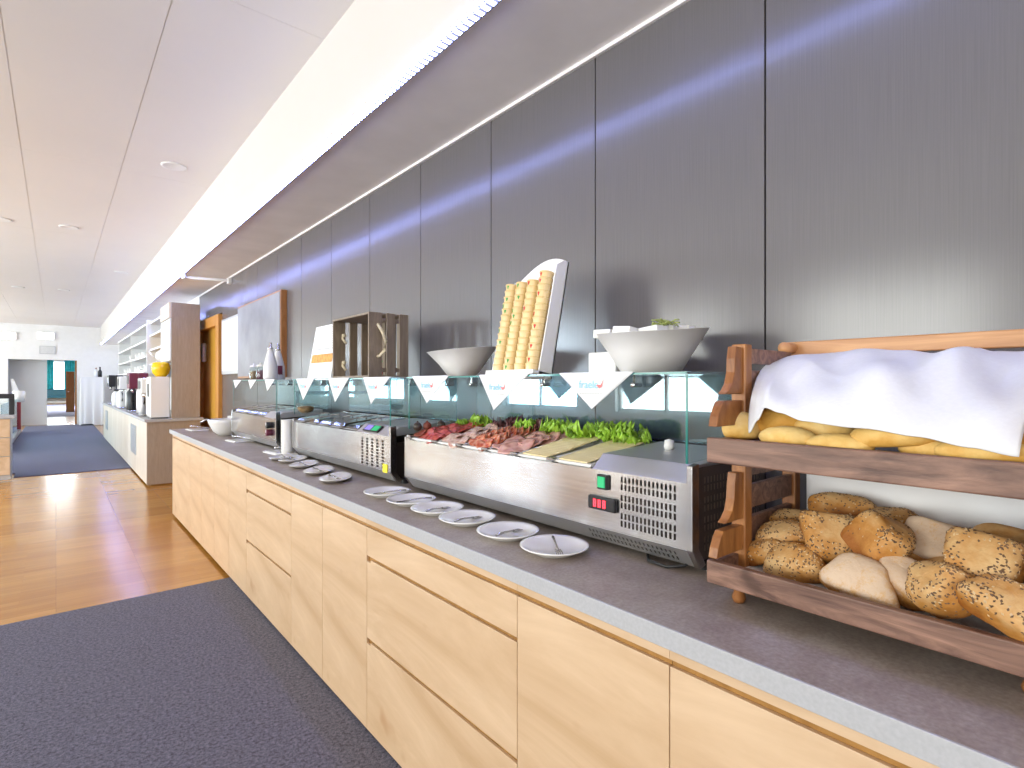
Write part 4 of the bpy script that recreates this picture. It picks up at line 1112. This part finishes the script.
# glass bowl and white basket at the far end
x, y = atZ(222, 436, ZW); x += .06; y += .06
t = thing('salad_bowl', (x, y, ZW), 'wide pale glass bowl at the far end of the counter', 'bowl')
mb = MB(); mb.lathe([(0, 0), (.07, 0), (.12, .04), (.16, .12), (.165, .15), (.160, .15), (.152, .118), (.115, .047), (.06, .01), (0, .01)], (x, y, ZW), 36); build('bowl_body', mb, 'matteporc', t)
mb = MB(); mb.lathe([(0, .05), (.115, .05), (.135, .08), (.08, .10), (0, .105)], (x, y, ZW), 30); build('contents', mb, 'butter', t)
mb = MB(); mb.tube([(x - .05, y + .02, ZW + .1), (x - .16, y + .08, ZW + .15), (x - .2, y + .1, ZW + .12)], .008, 8, rs=[.02, .008, .01]); tag(build('serving_spoon', mb, 'darksteel'), 'dark serving spoon leaning in the wide bowl at the far end', 'spoon')
x, y = 1.42, 5.72
mb = MB(); n = 28
mb.prism([(-.11, 0), (.11, 0), (.13, .16), (.12, .16), (.103, .012), (-.103, .012), (-.12, .16), (-.13, .16)], 1, -.16, .16); mb.box(-.125, .125, -.165, -.155, 0, .16); mb.box(-.125, .125, .155, .165, 0, .16)
mb.v = [(p[0] + x, p[1] + y, p[2] + ZW) for p in mb.v]; tag(build('bread_bin', mb, 'porcelain', bevel=.004), 'white open bin beyond the far display, against the wall side', 'bin')

# ------------------------------------------------------------------ wooden bread rack
RY0, RY1 = .085, .614                       # right and left ends
RX0, RX1 = 1.08, 1.455
rt = thing('bread_rack', (RX0, (RY0 + RY1) / 2, ZW), 'two-tier dark wooden bread rack with scalloped sides at the near end of the counter', 'rack')
for z0, z1 in ((.951, .999), (1.207, 1.260)):
    mb = MB(); mb.box(RX0 - .018, RX0, RY0 - .02, RY1, z0, z1); build('front_board', mb, 'rack', rt, bevel=.003)
    mb = MB(); mb.box(RX0, RX1, RY0, RY1 - .02, z0 + .004, z0 + .014); build('tray_floor', mb, 'rackpost', rt)
    mb = MB(); mb.box(RX0, RX1, RY1 - .018, RY1 - .001, z0, z1 - .004); build('side_board', mb, 'rack', rt, bevel=.002)
    mb = MB(); mb.box(RX0, RX1, RY0, RY0 + .016, z0, z1 - .004); build('side_board', mb, 'rack', rt, bevel=.002)
ZTOP = 1.463
for y in (RY1 - .034, RY0 + .0):
    for x, top in ((1.166, ZTOP), (RX1 - .03, 1.446)):
        mb = MB(); mb.box(x, x + .032, y, y + .033, .915, top); build('post', mb, 'rackpost', rt, bevel=.003)
    for k, (za, zb) in enumerate(((1.020, 1.072), (1.092, 1.145), (1.165, 1.205), (1.285, 1.34), (1.36, 1.405), (1.42, 1.455))):
        mb = MB(); mb.box(1.198, RX1 - .03, y + .008, y + .022, za, zb); build('side_slat', mb, 'rack', rt, bevel=.002)
    for dz in (0, -.277):
        up = [(1.166, 1.455 + dz), (1.137, 1.457 + dz), (1.131, 1.43 + dz), (1.129, 1.40 + dz), (1.120, 1.375 + dz), (1.105, 1.36 + dz), (1.090, 1.352 + dz), (1.166, 1.352 + dz)]
        lo = [(1.166, 1.338 + dz), (1.083, 1.338 + dz), (1.072, 1.325 + dz), (1.061, 1.305 + dz), (1.055, 1.284 + dz), (1.166, 1.284 + dz)]
        for p in (up, lo):
            mb = MB(); mb.prism(p, 1, y + .006, y + .026); build('scalloped_bracket', mb, 'rackpost', rt, bevel=.002)
mb = MB(); mb.box(RX1 - .010, RX1 + .012, RY0 - .02, RY1 + .01, 1.446, 1.482); build('top_rail', mb, 'rackrail', rt, bevel=.003)
mb = MB(); mb.tube([(RX1 - .06, RY1 - .018, 1.465), (RX1 + .02, RY1 - .018, 1.465)], .014, 14); build('rail_peg', mb, 'rackrail', rt)
for x in (RX0 + .055, RX1 - .03):
    for y in (RY1 - .035, RY0 + .03):
        mb = MB(); mb.lathe([(0, 0), (.011, 0), (.015, .01), (.010, .025), (.016, .035), (.016, .052), (0, .052)], (x, y, ZW), 16); build('foot', mb, 'rackpost', rt)

# white cloth hung behind the lower rolls
mb = MB()
def back(u, v):
    y = .095 + .455 * u; return (RX1 - .038 + .004 * math.sin(y * 60) * (1 - v) - .004 * math.sin(y * 23), y, .968 + .236 * v)
mb.grid(back, 40, 8); tag(build('back_cloth', mb, 'paper', solid=.0015), 'white cloth hung behind the seeded rolls on the lower tier of the rack', 'cloth')
mb = MB()
mb.grid(lambda u, v: (RX0 + .004 + .33 * v, RY0 + .018 + .50 * u, .9668 + .001 * math.sin(u * 40) * math.sin(v * 30)), 30, 16)
tag(build('tray_liner', mb, 'cloth', solid=.001), 'pale paper liner under the rolls on the lower tier of the rack', 'paper')

# ------------------------------------------------------------------ rolls
def roll_mb(seed, size, sq=.62, wedge=.3, lump=.13, slash=False):
    rr = random.Random(seed); off = Vector((rr.uniform(0, 50), rr.uniform(0, 50), 0)); w1 = rr.choice((-1, 1)) * rr.uniform(.5, 1) * wedge; w2 = rr.uniform(-.15, .15)
    mb = MB()
    def fn(p):
        e = sq + .12
        q = Vector([math.copysign(abs(c) ** e, c) for c in p]); 
        k = max(abs(q.x), abs(q.y), abs(q.z)); 
        q = q * 1.06 if sq < 1 else p.copy()
        q.y *= 1 + w1 * q.x; q.x *= 1 + w2 * q.y
        q += lump * noise.noise_vector(q * 1.1 + off) + .03 * noise.noise_vector(q * 4 + off)
        if q.z < -.55: q.z = -.55 + (q.z + .55) * .3
        if slash: q.z -= .12 * math.exp(-(q.y / .16) ** 2) * max(0, q.z)
        return q
    mb.ball((0, 0, 0), size, nu=40, nv=24, fn=fn); return mb
def seeds_mb(body, seed, size, n=330, zmin=-.1, cover=None):
    """seeds sitting on the crust of the given roll"""
    rr = random.Random(seed); mb = MB(); F_ = body.f; V = body.v
    tris = [f for f in F_ if True]
    cnt = 0; tries = 0
    while cnt < n and tries < n * 12:
        tries += 1
        f = tris[rr.randrange(len(tris))]
        a, b_, c, d = [Vector(V[i]) for i in f]
        s_, t_ = rr.random(), rr.random()
        p = (a * (1 - s_) + b_ * s_) * (1 - t_) + (d * (1 - s_) + c * s_) * t_
        ar = ((b_ - a).cross(d - a)).length
        if rr.random() > min(1, ar / (size[0] * size[1] * .012)): continue
        if cover and not cover(Vector((p.x / size[0], p.y / size[1], p.z / size[2])), rr): continue
        nn = (b_ - a).cross(d - a)
        if nn.length < 1e-12: continue
        nn.normalize()
        if nn.dot(p) < 0: nn = -nn
        tan = nn.cross(Vector((rr.uniform(-1, 1), rr.uniform(-1, 1), rr.uniform(-1, 1)))).normalized(); bi = nn.cross(tan)
        l = rr.uniform(.0022, .0034); w = l * .6; h = .0011
        pts = [p + tan * l, p + bi * w, p - tan * l, p - bi * w, p + nn * h, p - nn * h]
        mb.add(pts, [(0, 1, 4), (1, 2, 4), (2, 3, 4), (3, 0, 4), (1, 0, 5), (2, 1, 5), (3, 2, 5), (0, 3, 5)], 0 if rr.random() < .72 else 1)
        cnt += 1
    return mb
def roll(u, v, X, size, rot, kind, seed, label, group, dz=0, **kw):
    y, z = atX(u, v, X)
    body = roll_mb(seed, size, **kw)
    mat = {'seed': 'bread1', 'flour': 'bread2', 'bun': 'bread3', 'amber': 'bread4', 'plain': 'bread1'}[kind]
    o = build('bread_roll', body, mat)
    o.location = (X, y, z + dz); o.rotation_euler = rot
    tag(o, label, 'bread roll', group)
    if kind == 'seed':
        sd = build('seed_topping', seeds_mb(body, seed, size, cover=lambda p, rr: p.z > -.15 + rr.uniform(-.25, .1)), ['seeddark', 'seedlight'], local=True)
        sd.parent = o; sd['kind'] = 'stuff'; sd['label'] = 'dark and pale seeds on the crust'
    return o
G1 = 'seeded and floury rolls on the lower tier'
LR = 'on the lower tier of the bread rack'
PX = .0011
#      u    v    X     size(x half,y half,z half)     rot                 kind
rolls = [
 (843, 509, 1.355, (.030, .058, .030), (0, .2, .10), 'seed', 'long seeded roll lying on top at the back of the pile, against the white cloth', {}),
 (831, 539, 1.235, (.045, .048, .038), (.1, -.95, .35), 'seed', 'upright seeded roll, wedge shaped, in the upper left middle of the pile', dict(sq=.35)),
 (796, 563, 1.19, (.036, .056, .036), (-.35, -.8, .15), 'seed', 'dark-seeded roll at the front left corner of the pile, beside the floury one', {}),
 (786, 536, 1.245, (.034, .054, .026), (-.1, -.45, .25), 'seed', 'seeded roll lying behind the front left roll, close to the rack post', {}),
 (796, 524, 1.33, (.034, .052, .028), (0, -.3, .1), 'seed', 'seeded roll at the back left, half hidden by the others', {}),
 (763, 552, 1.205, (.026, .046, .024), (-.5, -.3, .2), 'seed', 'narrow seeded roll at the far left of the pile', {}),
 (862, 580, 1.150, (.038, .052, .028), (.2, -.85, -.2), 'flour', 'pale floury roll at the front, with its flat whitish face to the aisle', dict(sq=.46, wedge=.5)),
 (881, 547, 1.215, (.040, .040, .050), (.5, -.3, .5), 'seed', 'wedge of seeded roll with bare golden side, standing mid-pile', dict(sq=.30, wedge=.6)),
 (858, 534, 1.315, (.036, .050, .030), (0, -.3, .4), 'plain', 'brown roll in shade below the long top roll', {}),
 (893, 527, 1.335, (.036, .050, .034), (.1, -.4, .4), 'seed', 'rough seeded roll at the back centre of the pile', {}),
 (936, 544, 1.275, (.036, .050, .030), (.0, -.95, -.15), 'flour', 'squarish floury roll behind the centre, with golden edges', dict(sq=.28)),
 (906, 582, 1.185, (.034, .048, .034), (.4, -.55, -.35), 'flour', 'golden roll with a grey floury top, squeezed between the two front rolls', dict(sq=.4)),
 (945, 591, 1.130, (.036, .044, .040), (-.45, -.85, -.2), 'seed', 'seeded roll in the front centre, leaning over the front board', dict(sq=.45)),
 (983, 562, 1.175, (.040, .047, .036), (.25, -.85, -.35), 'seed', 'large pale seeded roll on the right of the pile', dict(sq=.32)),
 (1008, 606, 1.105, (.034, .047, .028), (.45, -.55, -.3), 'seed', 'seeded roll with a pale cut edge at the front right corner of the pile', dict(sq=.4, wedge=.4)),
 (1005, 550, 1.265, (.036, .047, .032), (.1, -.6, -.3), 'plain', 'plain golden roll behind the large seeded one on the right', dict(sq=.4)),
 (909, 560, 1.26, (.034, .040, .028), (.0, -.3, .3), 'plain', 'small golden piece of roll peeking between the centre rolls', {}),
 (760, 567, 1.235, (.030, .038, .016), (0, -.1, .1), 'flour', 'flat pale roll end at the bottom left of the tray', {}),
 (870, 563, 1.27, (.036, .046, .028), (0, 0, .6), 'plain', 'plain roll at the bottom of the pile, under the centre wedge', {}),
 (960, 574, 1.24, (.036, .046, .028), (0, 0, .2), 'plain', 'plain roll at the bottom of the pile, under the large seeded one', {}),
 (820, 560, 1.30, (.036, .050, .03), (0, 0, .2), 'plain', 'plain roll at the bottom of the pile, under the upright seeded one', {}),
]
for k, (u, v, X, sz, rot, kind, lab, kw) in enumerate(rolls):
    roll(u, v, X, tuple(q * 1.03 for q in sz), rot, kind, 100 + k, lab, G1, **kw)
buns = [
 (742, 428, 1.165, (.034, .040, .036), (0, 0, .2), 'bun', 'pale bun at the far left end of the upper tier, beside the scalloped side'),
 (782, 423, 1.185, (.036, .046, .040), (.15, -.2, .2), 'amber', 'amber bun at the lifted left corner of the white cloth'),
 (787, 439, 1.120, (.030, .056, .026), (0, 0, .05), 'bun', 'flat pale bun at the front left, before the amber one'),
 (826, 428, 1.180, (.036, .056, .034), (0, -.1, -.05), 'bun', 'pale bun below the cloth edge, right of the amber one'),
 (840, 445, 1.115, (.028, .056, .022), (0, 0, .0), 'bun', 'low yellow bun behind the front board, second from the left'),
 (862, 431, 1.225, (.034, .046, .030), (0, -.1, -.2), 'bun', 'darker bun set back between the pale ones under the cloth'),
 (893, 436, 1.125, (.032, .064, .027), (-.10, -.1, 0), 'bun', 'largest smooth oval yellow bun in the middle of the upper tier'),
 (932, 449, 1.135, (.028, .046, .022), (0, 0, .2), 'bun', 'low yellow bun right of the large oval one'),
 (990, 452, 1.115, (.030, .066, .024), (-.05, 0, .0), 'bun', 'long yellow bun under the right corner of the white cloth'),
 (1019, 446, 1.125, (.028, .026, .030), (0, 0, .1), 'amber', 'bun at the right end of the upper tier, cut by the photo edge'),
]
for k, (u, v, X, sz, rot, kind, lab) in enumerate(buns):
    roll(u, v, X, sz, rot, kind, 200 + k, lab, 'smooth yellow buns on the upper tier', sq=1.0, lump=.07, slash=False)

# linen cloth thrown over the buns
import bisect
def interp(tab, x):
    i = bisect.bisect([a for a, _ in tab], x)
    if i <= 0: return tab[0][1]
    if i >= len(tab): return tab[-1][1]
    (a, va), (b_, vb) = tab[i - 1], tab[i]; f = (x - a) / (b_ - a); f = f * f * (3 - 2 * f); return va + (vb - va) * f
# lower hem height along the front, by distance down the counter
hem = [(.125, 1.268), (.18, 1.277), (.25, 1.288), (.33, 1.298), (.42, 1.306), (.475, 1.318), (.505, 1.326), (.525, 1.298), (.545, 1.270)]
crest = [(.12, 1.438), (.16, 1.437), (.20, 1.441), (.225, 1.449), (.29, 1.437), (.35, 1.448), (.42, 1.453), (.48, 1.449), (.55, 1.446), (.63, 1.44)]
def sheet(u, v):
    # u along the counter, v from the front hem to the rear rail
    yf = .125 + (.545 - .125) * u; yb = .100 + (.625 - .100) * u
    y = yf + (yb - yf) * v ** 1.1
    zf = interp(hem, yf); zb = interp(crest, yb)
    x = 1.078 + .355 * (v ** 1.25) + .008 * math.sin(u * 9) * (1 - v)
    z = zf + (zb - zf) * (1 - (1 - v) ** 1.7)
    p = Vector((y * 7, v * 2.2, 3.3))
    ridge = lambda q: 1 - abs(2 * (q - math.floor(q)) - 1)          # soft creases
    fold = .013 * (ridge(u * 2.3 + v * .9 + .2) ** 1.5 - .4) * math.sin(PI * min(1, v * 1.05)) + .007 * (ridge(u * 1.2 - v * 1.6 + .5) ** 2 - .3) * math.sin(PI * v)
    fold += .010 * math.sin(u * 10 + v * 5 + 1.0) * math.sin(PI * min(1, v * 1.1)) + .008 * math.sin(u * 23 - v * 7)* math.sin(PI * v)
    z += fold * .9 + .010 * noise.noise(p) * (.35 + .65 * math.sin(PI * v))
    x -= .014 * math.sin(u * 12 + v * 4) * (1 - v) ** 1.3 * .7
    # the far lower corner curls inwards and hangs
    if u > .90: x += (u - .90) * .25 * (1 - v) ** 2
    if v > .965: z -= (v - .965) * .6; x += .01
    return (x, y, z)
mb = MB(); mb.grid(sheet, 90, 44)
tag(build('linen_cloth', mb, 'cloth', solid=.002), 'crumpled white linen cloth thrown over the buns on the upper tier of the bread rack', 'cloth')

# ------------------------------------------------------------------ coffee counter further down the room
KY0, KY1 = 8.68, 17.3
kseams = [8.70, 9.75, 10.9, 12.0, 13.2, 14.4, 15.6, 16.6, 17.28]
klab = ['nearest, at the corner facing the parquet', 'second from the parquet', 'third from the parquet', 'fourth from the parquet', 'fifth from the parquet', 'sixth from the parquet', 'seventh from the parquet', 'last one, by the white draped stand']
for k, (a, b_) in enumerate(zip(kseams[:-1], kseams[1:])):
    t = cab(a, b_, 'door', 'pale wooden cabinet of the coffee counter, ' + klab[k], oak='oak2', rail=False, group='cabinet units of the coffee counter', xb=1.5)
    if k in (1, 6):
        mb = MB(); mb.box(XF0 - .006, XF0 + .001, a + .15, b_ - .25 if k == 1 else b_ - .15, .30, .74); v_ = build('vent_panel', mb, 'greypanel', t); v_['label'] = 'grey ventilation panel'
        ORG[v_.name] = ORG[t.name]
        mb = MB()
        for i in range(10): mb.box(XF0 - .009, XF0 - .005, a + .18, (b_ - .28) if k == 1 else b_ - .18, .325 + .04 * i, .335 + .04 * i)
        build('slats', mb, 'alu', v_)
mb = MB(); mb.box(XF0 + .005, 1.56, KY0 - .002, KY0 + .018, .02, .86); tag(build('counter_end_board', mb, 'greige'), 'brown end panel of the coffee counter facing the buffet', 'panel')
mb = MB(); mb.box(.90, 1.60, KY0 - .03, KY1, .861, .90); tag(build('worktop', mb, 'edge', bevel=.003), 'light grey worktop of the coffee counter in the background', 'worktop')
# tall unit
t = thing('tall_cabinet', (1.38, 9.1, .9), 'tall brown side cabinet standing on the coffee counter, reaching the bulkhead', 'cabinet')
mb = MB(); mb.box(1.215, 1.56, 8.70, 8.73, .901, 2.50); build('side_panel', mb, 'greige', t)
mb = MB(); mb.box(1.215, 1.56, 8.73, 9.55, 1.69, 2.50); build('upper_box', mb, 'greige', t)
mb = MB(); mb.box(1.195, 1.2145, 8.71, 9.54, 1.70, 2.28); dr = build('door', mb, 'whiteboard', t, bevel=.003)
mb = MB(); mb.box(1.19, 1.2145, 8.71, 9.54, 2.29, 2.50); build('top_fascia', mb, 'oak2', t)
mb = MB(); mb.box(1.54, 1.56, 8.73, 9.55, .901, 1.69); build('back_panel', mb, 'orangepanel', t)
# white machine with the yellow bowl
t = thing('juice_machine', (1.1, 8.95, .901), 'white boxy drinks machine on the coffee counter below the yellow bowl', 'machine')
mb = MB(); mb.box(.975, 1.205, 8.76, 9.14, .915, 1.475); build('housing', mb, 'porcelain', t, bevel=.01)
mb = MB(); mb.box(.966, .976, 8.79, 9.11, .95, 1.44); build('front_door', mb, 'white', t, bevel=.004)
mb = MB(); mb.box(.955, .967, 8.82, 8.9, 1.2, 1.38); build('control_panel', mb, 'black', t, bevel=.003)
mb = MB(); mb.box(.99, 1.19, 8.78, 9.12, .901, .916); build('plinth', mb, 'black', t)
x, y = 1.12, 8.93
mb = MB(); mb.lathe([(0, .0), (.06, .0), (.10, .05), (.115, .12), (.10, .185), (.06, .205), (0, .212)], (x, y, 1.4762), 32); tag(build('fruit_bowl', mb, 'lemon'), 'glossy round yellow container standing on the white drinks machine', 'bowl')
# wall shelves
t = thing('shelf_unit', (1.35, 13, 1.6), 'white open shelf unit above the coffee counter', 'shelf')
sx0, sx1, sya, syb = 1.22, 1.56, 11.4, 16.9
for k, y in enumerate((sya, 14.0, syb)):
    mb = MB(); mb.box(sx0, sx1, y, y + .05, 1.57 if k else .905, 2.50 if k == 0 else 2.42); build('upright', mb, 'white', t)
for k, z in enumerate((1.58, 1.84, 2.12, 2.40)):
    mb = MB(); mb.box(sx0 - .02, sx1, sya + .05, syb, z, z + .035); build('shelf_board', mb, 'white', t)
mb = MB(); mb.box(sx1 - .012, sx1, sya, syb, 1.5, 2.42); build('back_panel', mb, 'greywall', t)
t = thing('orange_shelf', (1.35, 10.4, 1.6), 'orange-backed open shelf between the tall cabinet and the white shelves', 'shelf')
mb = MB(); mb.box(sx1 - .03, sx1 - .012, 9.56, 11.39, 1.69, 2.2); build('back_panel', mb, 'orangepanel', t)
for z in (1.70, 1.95, 2.2, 2.42):
    mb = MB(); mb.box(sx0 + .04, sx1 - .03, 9.56, 11.39, z, z + .03); build('shelf_board', mb, 'white', t)
# crockery on the shelves
cupx = None; rr = random.Random(9); cnt = 0
wh = {0: 'lowest', 1: 'second', 2: 'third'}
for k, z in enumerate((1.615, 1.875)):
    for i in range(9 if k == 0 else 5):
        y = 11.75 + i * .55 + (.0 if k == 0 else .9)
        if y > 16.6: continue
        if cupx is None:
            cupx = thing('cup', (0, 0, 0), 'x', 'cup')
            mb = MB(); mb.lathe([(0, 0), (.045, 0), (.05, .01), (.075, .12), (.07, .12), (.045, .012), (0, .01)], (0, 0, 0), 20); build('cup_body', mb, 'porcelain', cupx)
            mb = MB(); mb.tube([(-.06, 0, .1), (-.1, 0, .09), (-.1, 0, .05), (-.055, 0, .035)], .008, 6); build('handle', mb, 'porcelain', cupx); o = cupx
        else: o = dup(cupx)
        o.location = (1.33, y, z); o.rotation_euler = (0, 0, rr.uniform(0, 6))
        tag(o, 'white cup on the %s board of the white shelves, %s from the camera' % (wh[k], ORD[i]), 'cup', 'cups on the white shelves')
mb = MB(); mb.lathe([(0, 0), (.07, 0), (.1, .06), (.09, .14), (.03, .19), (.02, .21), (0, .21)], (1.3, 10.2, 1.7305), 20); t = build('teapot', mb, 'porcelain'); tag(t, 'white teapot on the orange-backed shelf', 'teapot')
mb = MB(); mb.tube([(1.21, 10.2, 1.79), (1.16, 10.2, 1.83), (1.13, 10.2, 1.88)], .015, 8); build('spout', mb, 'porcelain', t, local=True)
# coffee machines and dispensers
def machine(x0, x1, y0, y1, h, mat, name, label):
    t = thing(name, ((x0 + x1) / 2, (y0 + y1) / 2, .901), label, 'coffee machine')
    mb = MB(); mb.box(x0 + .13, x1, y0, y1, .93, .90 + h); build('housing', mb, mat, t, bevel=.012)
    mb = MB(); mb.box(x0, x0 + .13, y0 + .0, y1, .90 + h * .6, .90 + h); build('brew_head', mb, mat, t, bevel=.012)
    mb = MB(); mb.box(x0 - .0, x1, y0, y1, .901, .93); build('drip_tray', mb, 'chrome', t, bevel=.004)
    for q in (.3, .7):
        mb = MB(); mb.tube([(x0 + .06, y0 + (y1 - y0) * q, .90 + h * .6), (x0 + .06, y0 + (y1 - y0) * q, .90 + h * .5)], .014, 8); build('spout', mb, 'chrome', t)
    mb = MB(); mb.box(x0 - .006, x0 + .002, y0 + .05, y1 - .05, .90 + h * .72, .90 + h * .92); build('display', mb, 'black' if mat != 'black' else 'alu', t, bevel=.003)
    return t
machine(.93, 1.20, 9.35, 9.75, .56, 'porcelain', 'drinks_dispenser', 'white drinks dispenser just beyond the white machine with the yellow bowl')
machine(.93, 1.20, 11.0, 11.36, .66, 'maroon', 'coffee_machine', 'maroon coffee machine in the middle of the coffee counter')
machine(.93, 1.21, 12.8, 13.3, .62, 'porcelain', 'coffee_machine', 'tall white coffee machine left of the maroon one')
machine(.93, 1.21, 15.6, 16.1, .68, 'black', 'coffee_machine', 'black coffee machine at the far end of the coffee counter')
for k, (x, y, h, m_, lab) in enumerate(((1.06, 10.35, .52, 'alu', 'metal thermos flask standing between the drinks dispenser and the maroon machine'), (1.06, 11.95, .45, 'black', 'black thermos flask between the maroon and the white coffee machine'),
                                       (1.05, 13.9, .40, 'porcelain', 'white thermos flask beyond the tall white coffee machine'), (1.02, 14.7, .36, 'porcelain', 'white thermos flask before the black coffee machine'))):
    t = thing('thermos_flask', (x, y, .901), lab, 'flask', 'thermos flasks on the coffee counter')
    mb = MB(); mb.lathe([(0, 0), (.085, 0), (.09, .02), (.09, h * .7), (.05, h * .84), (.05, h * .9), (0, h * .9)], (x, y, .901), 20); build('flask_body', mb, m_, t)
    mb = MB(); mb.lathe([(.052, 0), (.055, .03), (.04, h * .12), (0, h * .13)], (x, y, .901 + h * .88), 16); build('cap', mb, 'black', t)
    mb = MB(); mb.tube([(x, y - .08, .9 + h * .3), (x, y - .15, .9 + h * .35), (x, y - .15, .9 + h * .68), (x, y - .07, .9 + h * .74)], .012, 8); build('handle', mb, 'black', t)

# ------------------------------------------------------------------ light
w = bpy.data.worlds.new('world'); S.world = w; w.use_nodes = True
nt = w.node_tree; bg = nt.nodes['Background']
bg.inputs['Color'].default_value = (1, .96, .92, 1); bg.inputs['Strength'].default_value = 1.5
PW = [5.5, 7, 6, 13, 6, 6, 10]
WC = [(1, .95, .89), (1, .95, .89), (1, .96, .91), (.74, .86, 1), (.9, .97, 1), (.9, .96, 1), (.88, .95, 1)]
for (a, b_), pw, wc in zip(WIN, PW, WC):
    l = bpy.data.lights.new('window_daylight', 'AREA'); l.shape = 'RECTANGLE'; l.size = b_ - a - .1; l.size_y = ZW1 - ZW0 - .1
    l.energy = pw * (b_ - a) * 10; l.color = wc
    o = bpy.data.objects.new('window_daylight', l); COL.objects.link(o)
    o.location = (XL - .18, (a + b_) / 2, (ZW0 + ZW1) / 2); o.rotation_euler = (0, -PI / 2, 0)
    o.rotation_euler = Vector((1, 0, 0)).to_track_quat('-Z', 'Y').to_euler()
l = bpy.data.lights.new('hall_fill', 'AREA'); l.shape = 'RECTANGLE'; l.size = 6; l.size_y = 3; l.energy = 2800; l.color = (.9, .97, 1)  # added area lamp under the hall ceiling, only brightens the hall
o = bpy.data.objects.new('hall_fill', l); COL.objects.link(o); o.location = (0, 40, 3.35)

vs = S.view_settings; vs.view_transform = 'Standard'; vs.look = 'None'; vs.gamma = 1; vs.use_curve_mapping = False
vs.exposure = 0.1
S.cycles.max_bounces = 10; S.cycles.transparent_max_bounces = 16; S.cycles.caustics_reflective = False; S.cycles.caustics_refractive = False
S.cycles.sample_clamp_indirect = 4
S.cycles.use_denoising = True
